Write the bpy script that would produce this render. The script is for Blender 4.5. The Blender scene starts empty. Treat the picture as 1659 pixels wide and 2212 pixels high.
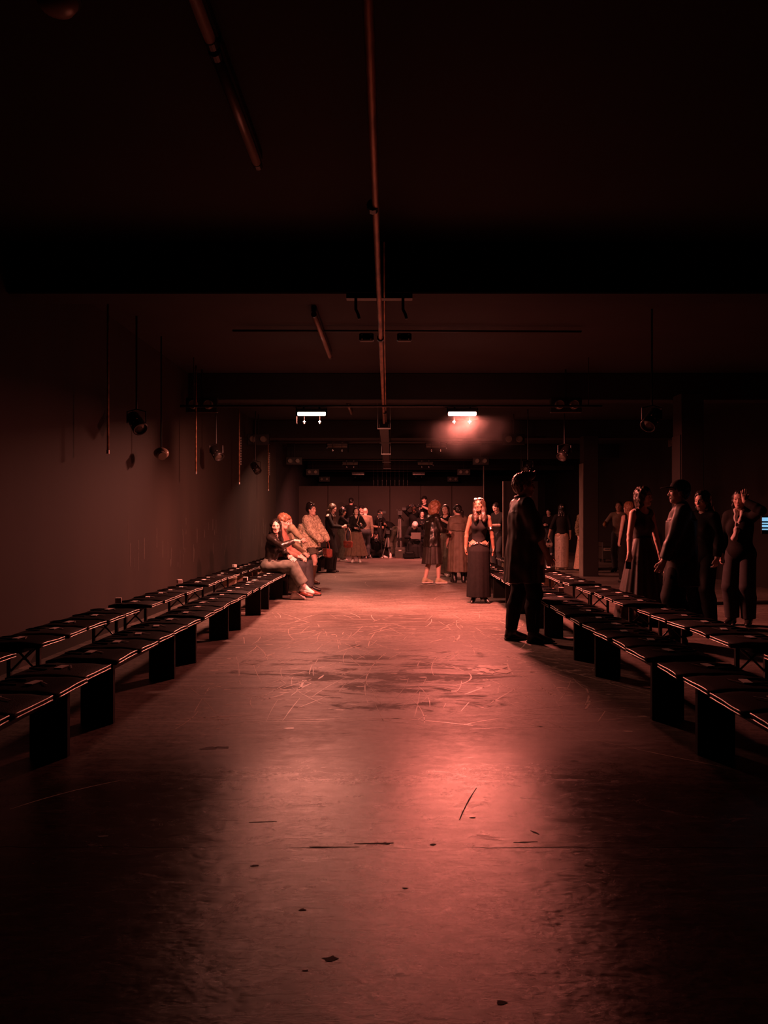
import bpy, math, random
import numpy as np
from mathutils import Vector, Matrix

SC = bpy.context.scene
COL = SC.collection
D = bpy.data
RND = random.Random(7)

# ------------------------------------------------------------------ camera, world, exposure
EYE = 1.32
FPX = 1661.0                       # focal length in pixels of the 1659 x 2212 frame
cam_data = D.cameras.new('camera')
cam_data.sensor_fit = 'VERTICAL'
cam_data.sensor_height = 36.0
cam_data.lens = FPX / 2212.0 * 36.0
cam_data.shift_x = -15.5 / 2212.0
cam_data.shift_y = 16.0 / 2212.0
cam_data.clip_end = 200
camera = D.objects.new('camera', cam_data)
COL.objects.link(camera)
camera.location = (0, 0, EYE)
camera.rotation_euler = (math.radians(90), 0, 0)
SC.camera = camera

world = D.worlds.new('world')
SC.world = world
world.use_nodes = True
world.node_tree.nodes['Background'].inputs[0].default_value = (0.0, 0.0, 0.0, 1)
world.node_tree.nodes['Background'].inputs[1].default_value = 0.0

SC.view_settings.view_transform = 'Standard'
SC.view_settings.look = 'None'
SC.view_settings.gamma = 1.0
SC.view_settings.use_curve_mapping = False
SC.view_settings.exposure = 0.0
SC.cycles.use_denoising = True
SC.cycles.max_bounces = 4
SC.cycles.diffuse_bounces = 2
SC.cycles.glossy_bounces = 2
SC.cycles.volume_bounces = 0
SC.cycles.sample_clamp_indirect = 3.0
SC.cycles.caustics_reflective = False
SC.cycles.caustics_refractive = False
TILT = {'left': (-9, 14, 18, 0), 'right': (-3, 14, 18, 0)}             # lean of the light bars on each pipe, in degrees
LAMPS = {(0, 'right'): (460.0, (1.0, 0.200, 0.145), 180), (0, 'left'): (340.0, (1.0, 0.29, 0.20), 180),     # watts, colour, spread of the beam
         (1, 'right'): (200.0, (1.0, 0.26, 0.185), 170), (1, 'left'): (180.0, (1.0, 0.36, 0.24), 170),
         (2, 'right'): (150.0, (1.0, 0.215, 0.17), 160), (2, 'left'): (130.0, (1.0, 0.24, 0.18), 160)}
# drop of the flaps added at each bar's ends to cut sideways light: (left end, right end)
FLAPS = {'left': (0.17, 0.07), 'right': (0.09, 0.02)}

# ------------------------------------------------------------------ materials
def mat(name, col, rough=0.6, metal=0.0, var=0.12, scale=6.0, bump=0.0, bscale=60.0, spec=0.5, emit=None, stretch=None):
    m = D.materials.new(name)
    m.use_nodes = True
    nt = m.node_tree
    b = nt.nodes['Principled BSDF']
    b.inputs['Roughness'].default_value = rough
    b.inputs['Metallic'].default_value = metal
    b.inputs['Specular IOR Level'].default_value = spec
    tc = nt.nodes.new('ShaderNodeTexCoord')
    n = nt.nodes.new('ShaderNodeTexNoise')
    n.inputs['Scale'].default_value = scale
    n.inputs['Detail'].default_value = 4
    src = tc.outputs['Object']
    if stretch:
        mp = nt.nodes.new('ShaderNodeMapping')
        mp.inputs['Scale'].default_value = stretch
        nt.links.new(src, mp.inputs['Vector'])
        src = mp.outputs['Vector']
    nt.links.new(src, n.inputs['Vector'])
    r = nt.nodes.new('ShaderNodeValToRGB')
    r.color_ramp.elements[0].position = 0.3
    r.color_ramp.elements[1].position = 0.7
    r.color_ramp.elements[0].color = tuple(max(0, c * (1 - var)) for c in col) + (1,)
    r.color_ramp.elements[1].color = tuple(min(1, c * (1 + var)) for c in col) + (1,)
    nt.links.new(n.outputs['Fac'], r.inputs['Fac'])
    nt.links.new(r.outputs['Color'], b.inputs['Base Color'])
    if bump:
        n2 = nt.nodes.new('ShaderNodeTexNoise')
        n2.inputs['Scale'].default_value = bscale
        n2.inputs['Detail'].default_value = 3
        nt.links.new(src, n2.inputs['Vector'])
        bp = nt.nodes.new('ShaderNodeBump')
        bp.inputs['Strength'].default_value = bump
        bp.inputs['Distance'].default_value = 0.02 if bump >= 0.9 else 0.005
        nt.links.new(n2.outputs['Fac'], bp.inputs['Height'])
        nt.links.new(bp.outputs['Normal'], b.inputs['Normal'])
    if emit:
        b.inputs['Emission Color'].default_value = tuple(emit[:3]) + (1,)
        b.inputs['Emission Strength'].default_value = emit[3]
    return m

def floor_material():
    m = D.materials.new('worn_concrete')
    m.use_nodes = True
    nt = m.node_tree
    N, L = nt.nodes, nt.links
    b = N['Principled BSDF']
    tc = N.new('ShaderNodeTexCoord')
    def noise(scale, detail=6, rough=0.6, st=(1, 1, 1), dist=0.0):
        mp = N.new('ShaderNodeMapping')
        mp.inputs['Scale'].default_value = st
        L.new(tc.outputs['Object'], mp.inputs['Vector'])
        n = N.new('ShaderNodeTexNoise')
        n.inputs['Scale'].default_value = scale
        n.inputs['Detail'].default_value = detail
        n.inputs['Roughness'].default_value = rough
        n.inputs['Distortion'].default_value = dist
        L.new(mp.outputs['Vector'], n.inputs['Vector'])
        return n.outputs['Fac']
    def ramp(f, stops):
        r = N.new('ShaderNodeValToRGB')
        while len(r.color_ramp.elements) < len(stops):
            r.color_ramp.elements.new(0.5)
        for e, (p, c) in zip(r.color_ramp.elements, stops):
            e.position = p
            e.color = (c, c, c, 1) if not isinstance(c, tuple) else c + (1,)
        L.new(f, r.inputs['Fac'])
        return r.outputs['Color']
    def mix(a, bb, f, mode='MIX'):
        x = N.new('ShaderNodeMix')
        x.data_type = 'RGBA'
        x.blend_type = mode
        for sock, v in ((x.inputs[0], f), (x.inputs[6], a), (x.inputs[7], bb)):
            if hasattr(v, 'links'):
                L.new(v, sock)
            elif isinstance(v, tuple):
                sock.default_value = v + (1,)
            else:
                sock.default_value = v
        return x.outputs[2]
    def mth(op, a, bb=0.0, clamp=False):
        x = N.new('ShaderNodeMath')
        x.operation = op
        x.use_clamp = clamp
        for sock, v in ((x.inputs[0], a), (x.inputs[1], bb)):
            if hasattr(v, 'links'):
                L.new(v, sock)
            else:
                sock.default_value = v
        return x.outputs[0]
    sep = N.new('ShaderNodeSeparateXYZ')
    L.new(tc.outputs['Object'], sep.inputs[0])
    X, Y = sep.outputs[0], sep.outputs[1]
    broad = noise(0.55, 5, 0.55)
    base = mix((0.082, 0.067, 0.058), (0.225, 0.19, 0.165), ramp(broad, [(0.38, 0.0), (0.62, 1.0)]))
    grain = noise(26, 5, 0.7)
    base = mix(base, (0.075, 0.06, 0.052), ramp(grain, [(0.40, 0.85), (0.54, 0.0)]))
    # trowel and drag marks across the slab
    drag = noise(2.6, 9, 0.75, (0.7, 6, 1), 0.5)
    base = mix(base, (0.30, 0.26, 0.23), ramp(drag, [(0.52, 0.0), (0.66, 0.85)]))
    drag2 = noise(4.2, 9, 0.75, (0.6, 5, 1), 0.5)
    base = mix(base, (0.06, 0.05, 0.045), ramp(drag2, [(0.52, 0.0), (0.64, 0.85)]))
    # the dark coat that has peeled in the middle of the runway
    band = mth('MULTIPLY', mth('SUBTRACT', 1.0, mth('ABSOLUTE', mth('MULTIPLY', mth('SUBTRACT', Y, 6.5), 0.42)), True),
               mth('SUBTRACT', 1.25, mth('ABSOLUTE', mth('MULTIPLY', X, 0.55)), True))
    peel = noise(1.5, 11, 0.78, (0.8, 1.9, 1), 1.1)
    pm = ramp(mth('ADD', mth('MULTIPLY', mth('SUBTRACT', peel, 0.5), 2.6), mth('MULTIPLY', band, 0.60)), [(0.40, 0.0), (0.58, 1.0)])
    base = mix(base, (0.040, 0.032, 0.028), mth('MULTIPLY', pm, 0.85))
    # pale flaked patches
    flake = noise(2.3, 10, 0.75, (1, 1.6, 1), 1.2)
    fm = ramp(flake, [(0.615, 0.0), (0.64, 1.0)])
    base = mix(base, (0.36, 0.31, 0.27), mth('MULTIPLY', fm, 0.6))
    # expansion joint and cracks
    wob = mth('MULTIPLY', mth('SUBTRACT', noise(3.0, 4), 0.5), 0.05)
    j = mth('ABSOLUTE', mth('ADD', mth('SUBTRACT', Y, 3.09), wob))
    jm = mth('SUBTRACT', 1.0, mth('DIVIDE', j, 0.006), True)
    crackcut = ramp(noise(1.4, 3), [(0.42, 0.1), (0.55, 1.0)])
    jm = mth('MULTIPLY', jm, crackcut)
    base = mix(base, (0.02, 0.016, 0.014), mth('MULTIPLY', jm, 0.8))
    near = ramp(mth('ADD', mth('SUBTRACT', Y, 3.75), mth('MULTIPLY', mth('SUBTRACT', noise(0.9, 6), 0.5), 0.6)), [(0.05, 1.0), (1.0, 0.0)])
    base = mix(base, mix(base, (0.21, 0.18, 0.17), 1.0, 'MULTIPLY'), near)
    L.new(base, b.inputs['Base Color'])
    ro = mth('ADD', 0.08, mth('MULTIPLY', noise(6, 11, 0.86, (1, 2.0, 1), 0.8), 0.50))
    ro = mth('ADD', ro, mth('MULTIPLY', mth('ADD', pm, fm, True), 0.10))
    ro = mth('ADD', ro, mth('MULTIPLY', mth('SUBTRACT', 1.0, near), 0.14))
    ro = mth('SUBTRACT', ro, mth('MULTIPLY', near, 0.10))
    L.new(ro, b.inputs['Roughness'])
    L.new(mth('ADD', mth('SUBTRACT', 0.30, mth('MULTIPLY', pm, 0.22)), mth('MULTIPLY', near, 0.12)), b.inputs['Specular IOR Level'])
    h1 = noise(11, 9, 0.8, (1, 1.3, 1), 0.8)
    h2 = noise(34, 9, 0.78, (1, 1.7, 1), 0.6)
    hh = mth('ADD', mth('MULTIPLY', h1, 0.34), mth('MULTIPLY', h2, 0.30))
    hh = mth('SUBTRACT', hh, mth('MULTIPLY', jm, 0.5))
    bp = N.new('ShaderNodeBump')
    bp.inputs['Strength'].default_value = 0.30
    bp.inputs['Distance'].default_value = 0.010
    L.new(hh, bp.inputs['Height'])
    L.new(bp.outputs['Normal'], b.inputs['Normal'])
    return m

M = dict(
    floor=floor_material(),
    scuff=mat('chalky_scuff', (0.52, 0.45, 0.39), 0.36, var=0.3, scale=30, spec=0.5),
    pit=mat('dark_pit', (0.018, 0.014, 0.012), 0.8),
    wall=mat('dark_wall_paint', (0.017, 0.0105, 0.0072), 0.75, var=0.28, scale=1.4, bump=0.15, bscale=9, stretch=(1, 1, 0.22)),
    wallblack=mat('black_wall_paint', (0.012, 0.010, 0.009), 0.8, var=0.25, scale=2),
    slab=mat('black_ceiling_paint', (0.017, 0.0125, 0.0115), 0.85, var=0.2, scale=1.5, bump=0.1, bscale=14),
    beam=mat('beam_paint', (0.012, 0.010, 0.009), 0.8, var=0.2, scale=2),
    panel=mat('dark_set_panel', (0.034, 0.026, 0.021), 0.8, var=0.25, scale=0.9, bump=0.05),
    drape=mat('black_drape', (0.012, 0.010, 0.010), 0.95, var=0.3, scale=3),
    strip=mat('grey_edge_strip', (0.20, 0.17, 0.14), 0.7, var=0.2),
    streak=mat('wall_drip_streak', (0.055, 0.045, 0.036), 0.8, var=0.3, scale=20),
    black=mat('black_paint', (0.007, 0.006, 0.006), 0.6, spec=0.2, var=0.3, scale=9, bump=0.08, bscale=40),
    legply=mat('black_stained_ply', (0.010, 0.008, 0.007), 0.65, var=0.4, scale=5, stretch=(3, 3, 0.4), spec=0.15),
    steel=mat('black_steel', (0.012, 0.010, 0.010), 0.4, 0.0, var=0.2),
    timber=mat('bare_timber', (0.42, 0.32, 0.23), 0.75, var=0.3, scale=3, stretch=(2, 2, 12), bump=0.1),
    plank=mat('olive_plank', (0.16, 0.135, 0.10), 0.75, var=0.25, scale=3),
    bag=mat('black_bag_fabric', (0.0042, 0.0035, 0.0034), 0.8, var=0.35, scale=40, bump=0.35, bscale=220, spec=0.05),
    bag2=mat('coarse_black_bag_fabric', (0.007, 0.0055, 0.005), 0.75, var=0.5, scale=90, bump=0.6, bscale=160, spec=0.14),
    piping=mat('pale_piping', (0.86, 0.80, 0.74), 0.34, 0.55, var=0.15),
    card=mat('white_card', (0.78, 0.74, 0.70), 0.6, var=0.04),
    ribbon=mat('grey_ribbon', (0.34, 0.30, 0.28), 0.45, var=0.1),
    flap=mat('matt_black_flap', (0.002, 0.002, 0.002), 0.9, spec=0.0),
    pipe=mat('rusty_pipe', (0.42, 0.22, 0.13), 0.45, 0.35, var=0.6, scale=14, bump=0.3, bscale=40, stretch=(1, 0.25, 1)),
    conduit=mat('dark_conduit', (0.05, 0.04, 0.036), 0.45, 0.3, var=0.2),
    chrome=mat('chrome', (0.75, 0.72, 0.70), 0.22, 1.0, var=0.05),
    galv=mat('galvanised_metal', (0.45, 0.42, 0.40), 0.4, 0.8, var=0.15),
    tube=mat('unlit_tube_glass', (0.34, 0.24, 0.19), 0.28, var=0.1),
    lens=mat('lamp_lens', (0.10, 0.085, 0.07), 0.15, 0.2, var=0.1),
    lensring=mat('lens_ring', (0.22, 0.19, 0.16), 0.4, 0.4, var=0.1),
    redlens=mat('lit_lens_red', (0.8, 0.5, 0.45), 0.4, emit=(1.0, 0.42, 0.36, 9.0)),
    whitelens=mat('lit_lens_white', (0.8, 0.8, 0.75), 0.4, emit=(1.0, 0.93, 0.78, 4.5)),
    exit=mat('exit_sign_green', (0.1, 0.5, 0.2), 0.4, emit=(0.06, 0.40, 0.12, 0.25)),
    screen=mat('blue_screen', (0.2, 0.4, 0.6), 0.3, emit=(0.28, 0.62, 0.95, 0.9)),
    skin=mat('skin_fair', (0.68, 0.44, 0.37), 0.48, var=0.06, scale=14),
    skin2=mat('skin_tan', (0.42, 0.26, 0.18), 0.48, var=0.06, scale=14),
    skin3=mat('skin_brown', (0.27, 0.15, 0.10), 0.46, var=0.06, scale=14),
    skin4=mat('skin_dark', (0.12, 0.065, 0.045), 0.45, var=0.06, scale=14),
    lips=mat('lips', (0.36, 0.10, 0.09), 0.4, var=0.05),
    eye=mat('eye_dark', (0.015, 0.01, 0.01), 0.2, var=0.05),
    brow=mat('brow_hair', (0.02, 0.014, 0.01), 0.7, var=0.1),
    hblack=mat('black_hair', (0.012, 0.009, 0.008), 0.38, var=0.4, scale=60, bump=0.5, bscale=90, stretch=(1, 1, 0.15)),
    hbrown=mat('brown_hair', (0.032, 0.018, 0.011), 0.42, var=0.45, scale=60, bump=0.5, bscale=90, stretch=(1, 1, 0.15)),
    hauburn=mat('auburn_hair', (0.28, 0.13, 0.075), 0.42, var=0.5, scale=50, bump=0.6, bscale=80, stretch=(1, 1, 0.2)),
    hgrey=mat('grey_hair', (0.55, 0.50, 0.47), 0.5, var=0.25, scale=40, bump=0.4),
    cblack=mat('black_cloth', (0.007, 0.006, 0.006), spec=0.25, rough=0.85, var=0.3, scale=20, bump=0.2, bscale=90),
    hdark=mat('dark_brown_textured_hair', (0.11, 0.06, 0.038), 0.40, var=0.4, scale=60, bump=0.5, bscale=90),
    csatin=mat('black_satin_cloth', (0.034, 0.024, 0.021), 0.5, var=0.3, scale=12, bump=0.15, bscale=30),
    cleather=mat('black_leather', (0.016, 0.012, 0.010), 0.30, var=0.35, scale=16, bump=0.22, bscale=26),
    cbrown=mat('brown_wool', (0.135, 0.078, 0.052), 0.85, var=0.2, scale=16, bump=0.2, bscale=60),
    ccoat=mat('brown_coat_cloth', (0.14, 0.098, 0.072), 0.62, var=0.2, scale=9, bump=0.25, bscale=18),
    colive=mat('olive_denim', (0.105, 0.094, 0.072), 0.85, var=0.25, scale=22, bump=0.2, bscale=90),
    cdenim=mat('grey_green_denim', (0.12, 0.125, 0.105), 0.85, var=0.3, scale=14, bump=0.25, bscale=60),
    cgreen=mat('pale_olive_knit', (0.30, 0.27, 0.18), 0.85, var=0.2, scale=20, bump=0.3),
    cpink=mat('rust_red_shirt', (0.30, 0.13, 0.10), 0.8, var=0.35, scale=18, bump=0.3, bscale=40),
    cgrey=mat('khaki_jacket', (0.19, 0.145, 0.105), 0.85, var=0.2, scale=16, bump=0.2),
    cnavy=mat('dark_jeans', (0.03, 0.03, 0.034), 0.85, var=0.2, scale=20),
    fur=mat('beige_fluffy_fur', (0.74, 0.60, 0.44), 0.95, var=0.5, scale=24, bump=1.0, bscale=70),
    furbrown=mat('brown_fur', (0.20, 0.15, 0.09), 0.95, var=0.5, scale=30, bump=1.0, bscale=70),
    net=mat('beige_net_fabric', (0.50, 0.33, 0.24), 0.8, var=0.45, scale=50, bump=0.5, bscale=70),
    sequin=mat('beige_satin_sequin_cloth', (0.46, 0.36, 0.29), 0.38, 0.25, var=0.3, scale=120, bump=0.6, bscale=150),
    boot=mat('brown_boot_leather', (0.075, 0.036, 0.022), 0.32, var=0.3, scale=20, bump=0.3, bscale=24),
    bboot=mat('black_boot_leather', (0.010, 0.008, 0.008), 0.35, var=0.3, scale=20, bump=0.2),
    white=mat('white_canvas', (0.75, 0.66, 0.63), 0.7, var=0.06, scale=30),
    beige=mat('beige_canvas', (0.50, 0.40, 0.28), 0.8, var=0.1, scale=30),
    redbrown=mat('oxblood_leather', (0.22, 0.055, 0.04), 0.3, var=0.3, scale=20, bump=0.3),
    strap=mat('tan_strap', (0.42, 0.28, 0.20), 0.6, var=0.1),
    cambody=mat('camera_black_plastic', (0.016, 0.014, 0.014), 0.38, var=0.2),
    glass=mat('dark_lens_glass', (0.03, 0.03, 0.035), 0.06, var=0.1),
    label=mat('worn_label', (0.50, 0.38, 0.31), 0.7, var=0.15),
    case=mat('dark_case_laminate', (0.045, 0.037, 0.028), 0.6, var=0.2),
    phonepink=mat('pale_pink_phone_case', (0.72, 0.56, 0.53), 0.4, var=0.04),
    laptop=mat('grey_laptop_shell', (0.22, 0.18, 0.16), 0.35, 0.5, var=0.05),
    drink=mat('amber_drink', (0.6, 0.28, 0.10), 0.2, var=0.1),
)

# ------------------------------------------------------------------ scene helpers
def empty(name, loc=(0, 0, 0), rz=0.0, label=None, cat=None, group=None, scale=1.0):
    o = D.objects.new(name, None)
    COL.objects.link(o)
    o.location = loc
    o.rotation_euler = (0, 0, rz)
    o.scale = (scale,) * 3
    o.empty_display_size = 0.1
    return tag(o, label, cat, group)

def tag(o, label=None, cat=None, group=None, kind=None):
    for k, v in (('label', label), ('category', cat), ('group', group), ('kind', kind)):
        if v:
            o[k] = v
    return o

def link_mesh(name, me, m, par=None):
    o = D.objects.new(name, me)
    if m is not None:
        me.materials.append(m)
    COL.objects.link(o)
    o.parent = par
    return o

def copy_tree(o, parent=None):
    c = o.copy()
    COL.objects.link(c)
    c.parent = parent
    for ch in list(o.children):
        copy_tree(ch, c)
    return c

def basis(d):
    d = Vector(d).normalized()
    a = Vector((0, 0, 1)) if abs(d.z) < 0.9 else Vector((1, 0, 0))
    u = d.cross(a).normalized()
    return u, d.cross(u).normalized()

class MB:
    """Collects simple solids; build() links them as one mesh object."""
    def __init__(s):
        s.v, s.f = [], []
    def add(s, vs, fs):
        o = len(s.v)
        s.v += [tuple(p) for p in vs]
        s.f += [tuple(i + o for i in f) for f in fs]
        return s
    def box(s, lo, hi, rot=None, c=0.0):
        """box with corners chamfered by c; rot turns it about its centre"""
        lo, hi = Vector(lo), Vector(hi)
        mid, e = (lo + hi) / 2, (hi - lo) / 2
        vs = []
        if c <= 0:
            vs = [Vector((x * e.x, y * e.y, z * e.z)) for z in (-1, 1) for y in (-1, 1) for x in (-1, 1)]
            fs = [(0, 2, 3, 1), (4, 5, 7, 6), (0, 1, 5, 4), (2, 6, 7, 3), (0, 4, 6, 2), (1, 3, 7, 5)]
        else:
            ring = [(-1, -1, 1, 0), (-1, -1, 0, 1)]
            pts = [(-e.x + c, -e.y), (e.x - c, -e.y), (e.x, -e.y + c), (e.x, e.y - c), (e.x - c, e.y), (-e.x + c, e.y), (-e.x, e.y - c), (-e.x, -e.y + c)]
            sx, sy = (e.x - c) / e.x, (e.y - c) / e.y
            for z, k in ((-e.z, 0), (-e.z + c, 1), (e.z - c, 1), (e.z, 0)):
                for (x, y) in pts:
                    vs.append(Vector((x, y, z)) if k else Vector((x * sx, y * sy, z)))
            fs = [tuple(range(7, -1, -1)), tuple(range(24, 32))]
            for r in range(3):
                for i in range(8):
                    fs.append((r * 8 + i, r * 8 + (i + 1) % 8, r * 8 + 8 + (i + 1) % 8, r * 8 + 8 + i))
        if rot is not None:
            vs = [rot @ p for p in vs]
        return s.add([p + mid for p in vs], fs)
    def tube(s, a, b, ra, rb=None, n=10, caps=True):
        a, b = Vector(a), Vector(b)
        rb = ra if rb is None else rb
        u, w = basis(b - a)
        vs = []
        for p, r in ((a, ra), (b, rb)):
            for i in range(n):
                t = 2 * math.pi * i / n
                vs.append(p + (u * math.cos(t) + w * math.sin(t)) * r)
        fs = [(i, (i + 1) % n, n + (i + 1) % n, n + i) for i in range(n)]
        if caps:
            fs += [tuple(range(n - 1, -1, -1)), tuple(range(n, 2 * n))]
        return s.add(vs, fs)
    def path(s, pts, r, n=6):
        pts = [Vector(p) for p in pts]
        vs, fs = [], []
        u = None
        for i, p in enumerate(pts):
            d = (pts[min(i + 1, len(pts) - 1)] - pts[max(i - 1, 0)]).normalized()
            u = basis(d)[0] if u is None else (u - d * u.dot(d)).normalized()
            w = d.cross(u)
            rr = r[i] if isinstance(r, (list, tuple)) else r
            for k in range(n):
                t = 2 * math.pi * k / n
                vs.append(p + (u * math.cos(t) + w * math.sin(t)) * rr)
        for i in range(len(pts) - 1):
            for k in range(n):
                fs.append((i * n + k, i * n + (k + 1) % n, i * n + n + (k + 1) % n, i * n + n + k))
        e = (len(pts) - 1) * n
        fs += [tuple(range(n - 1, -1, -1)), tuple(range(e, e + n))]
        return s.add(vs, fs)
    def ell(s, c, r, rot=None, n=12, m=8):
        c = Vector(c)
        vs = [Vector((0, 0, -r[2]))]
        for j in range(1, m):
            t = math.pi * j / m - math.pi / 2
            for i in range(n):
                a = 2 * math.pi * i / n
                vs.append(Vector((r[0] * math.cos(t) * math.cos(a), r[1] * math.cos(t) * math.sin(a), r[2] * math.sin(t))))
        vs.append(Vector((0, 0, r[2])))
        if rot is not None:
            vs = [rot @ p for p in vs]
        fs = [(0, 1 + (i + 1) % n, 1 + i) for i in range(n)]
        for j in range(m - 2):
            for i in range(n):
                a = 1 + j * n
                fs.append((a + i, a + (i + 1) % n, a + n + (i + 1) % n, a + n + i))
        a, e = 1 + (m - 2) * n, len(vs) - 1
        fs += [(a + i, a + (i + 1) % n, e) for i in range(n)]
        return s.add([p + c for p in vs], fs)
    def lathe(s, prof, c=(0, 0, 0), d=(0, 0, 1), n=16):
        """prof: (radius, height) pairs along d"""
        c, d = Vector(c), Vector(d).normalized()
        u, w = basis(d)
        vs = []
        for r, h in prof:
            for i in range(n):
                t = 2 * math.pi * i / n
                vs.append(c + d * h + (u * math.cos(t) + w * math.sin(t)) * max(r, 1e-4))
        fs = []
        for j in range(len(prof) - 1):
            for i in range(n):
                fs.append((j * n + i, j * n + (i + 1) % n, j * n + n + (i + 1) % n, j * n + n + i))
        e = (len(prof) - 1) * n
        fs += [tuple(range(n - 1, -1, -1)), tuple(range(e, e + n))]
        return s.add(vs, fs)
    def mesh(s, name, smooth=False):
        me = D.meshes.new(name)
        me.from_pydata(s.v, [], s.f)
        if smooth:
            me.shade_smooth()
        return me
    def build(s, name, m, par=None, smooth=False):
        return link_mesh(name, s.mesh(name, smooth), m, par)

def box_obj(name, lo, hi, m, par=None, c=0.0):
    return MB().box(lo, hi, c=c).build(name, m, par)

# ------------------------------------------------------------------ rounded bodies: blended solids turned into one smooth skin
F32 = np.float32
def V3(*a):
    return np.array(a, dtype=float)
def nrm(v):
    v = np.asarray(v, float)
    return v / (np.linalg.norm(v) + 1e-12)

def cap(a, b, ra, rb=None, k=0.02, op=0, fl=False):
    """round-ended tapered bar; fl cuts its far end off square"""
    a, b = np.asarray(a, float), np.asarray(b, float)
    rb = ra if rb is None else rb
    ab = b - a
    q = float(ab @ ab) + 1e-9
    def f(x, y, z):
        tt = ((x - a[0]) * ab[0] + (y - a[1]) * ab[1] + (z - a[2]) * ab[2]) / q
        t = np.clip(tt, 0, 1)
        d = np.sqrt((x - a[0] - t * ab[0]) ** 2 + (y - a[1] - t * ab[1]) ** 2 + (z - a[2] - t * ab[2]) ** 2) - (ra + (rb - ra) * t)
        return np.maximum(d, (tt - 1) * math.sqrt(q)) if fl else d
    r = max(ra, rb)
    return (np.minimum(a, b) - r, np.maximum(a, b) + r, f, k, op)

def ell(c, r, A=None, k=0.02, op=0):
    c, r = np.asarray(c, float), np.asarray(r, float)
    A = np.eye(3) if A is None else np.asarray(A, float)      # columns are the ellipsoid's axes
    e = np.sqrt(((A * r) ** 2).sum(1))
    def f(x, y, z):
        x, y, z = x - c[0], y - c[1], z - c[2]
        p = [(x * A[0, i] + y * A[1, i] + z * A[2, i]) / r[i] for i in range(3)]
        k0 = np.sqrt(p[0] ** 2 + p[1] ** 2 + p[2] ** 2)
        k1 = np.sqrt((p[0] / r[0]) ** 2 + (p[1] / r[1]) ** 2 + (p[2] / r[2]) ** 2) + 1e-6
        return k0 * (k0 - 1) / k1
    return (c - e, c + e, f, k, op)

def cube(c, h, A=None, rd=0.01, k=0.0, op=0):
    c, h = np.asarray(c, float), np.asarray(h, float)
    A = np.eye(3) if A is None else np.asarray(A, float)
    e = np.abs(A) @ h
    def f(x, y, z):
        x, y, z = x - c[0], y - c[1], z - c[2]
        q = [np.abs(x * A[0, i] + y * A[1, i] + z * A[2, i]) - (h[i] - rd) for i in range(3)]
        out = np.sqrt(sum(np.maximum(t, 0) ** 2 for t in q))
        return out + np.minimum(np.maximum(q[0], np.maximum(q[1], q[2])), 0) - rd
    return (c - e, c + e, f, k, op)

def loft(rings, k=0.02, op=0, n=0, amp=0.0, ph=0.0, tw=0.0):
    """upright elliptic column through rings (z, cx, cy, rx, ry); n folds deepening downwards by amp"""
    rg = np.array(sorted(rings), float)
    z0, z1 = rg[0, 0], rg[-1, 0]
    def f(x, y, z):
        zz = np.clip(z, z0, z1)
        cx, cy, rx, ry = (np.interp(zz, rg[:, 0], rg[:, i]) for i in (1, 2, 3, 4))
        dx, dy = x - cx, y - cy
        rho = np.sqrt((dx / rx) ** 2 + (dy / ry) ** 2)
        if n:
            th = np.arctan2(dy / ry, dx / rx)
            dn = (z1 - zz) / (z1 - z0 + 1e-9)
            rho = rho / (1 + amp * dn ** 0.7 * (np.sin(n * th + ph + tw * dn) + 0.45 * np.sin((2 * n + 1) * th + 2 * ph)))
        d = (rho - 1) * np.minimum(rx, ry)
        return np.maximum(d, np.maximum(z - z1, z0 - z))
    m = 1 + amp * 1.5
    lo = V3((rg[:, 1] - rg[:, 3] * m).min(), (rg[:, 2] - rg[:, 4] * m).min(), z0)
    hi = V3((rg[:, 1] + rg[:, 3] * m).max(), (rg[:, 2] + rg[:, 4] * m).max(), z1)
    return (lo, hi, f, k, op)

def keep(p, nv):
    """keep only the side of the plane through p that nv points to"""
    p, nv = np.asarray(p, float), nrm(nv)
    return (None, None, lambda x, y, z: -((x - p[0]) * nv[0] + (y - p[1]) * nv[1] + (z - p[2]) * nv[2]), 0.0, 2)

def lumps(amp, fr, seed=0.0):
    def f(x, y, z):
        return amp * (np.sin(fr * x + 1.3 * np.sin(fr * 0.7 * y + seed)) * np.sin(fr * y + 1.1 * np.sin(fr * 0.8 * z + seed)) *
                      np.sin(fr * 0.8 * z + 1.2 * np.sin(fr * 0.9 * x)) + 0.5 * np.sin(fr * 2.1 * x + seed) * np.sin(fr * 1.9 * z + 2) * np.sin(fr * 2.3 * y))
    return (None, None, f, 0.0, 3)

def strands(amp, fr, seed=0.0):
    """mostly upright grooves, for hair and hanging folds"""
    def f(x, y, z):
        return amp * (np.sin(fr * x + 2.0 * np.sin(9 * z + seed)) * np.sin(fr * y + 1.5 * np.sin(7 * z + seed)) + 0.4 * np.sin(2.3 * fr * x + 1.7 * fr * y))
    return (None, None, f, 0.0, 3)

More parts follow.
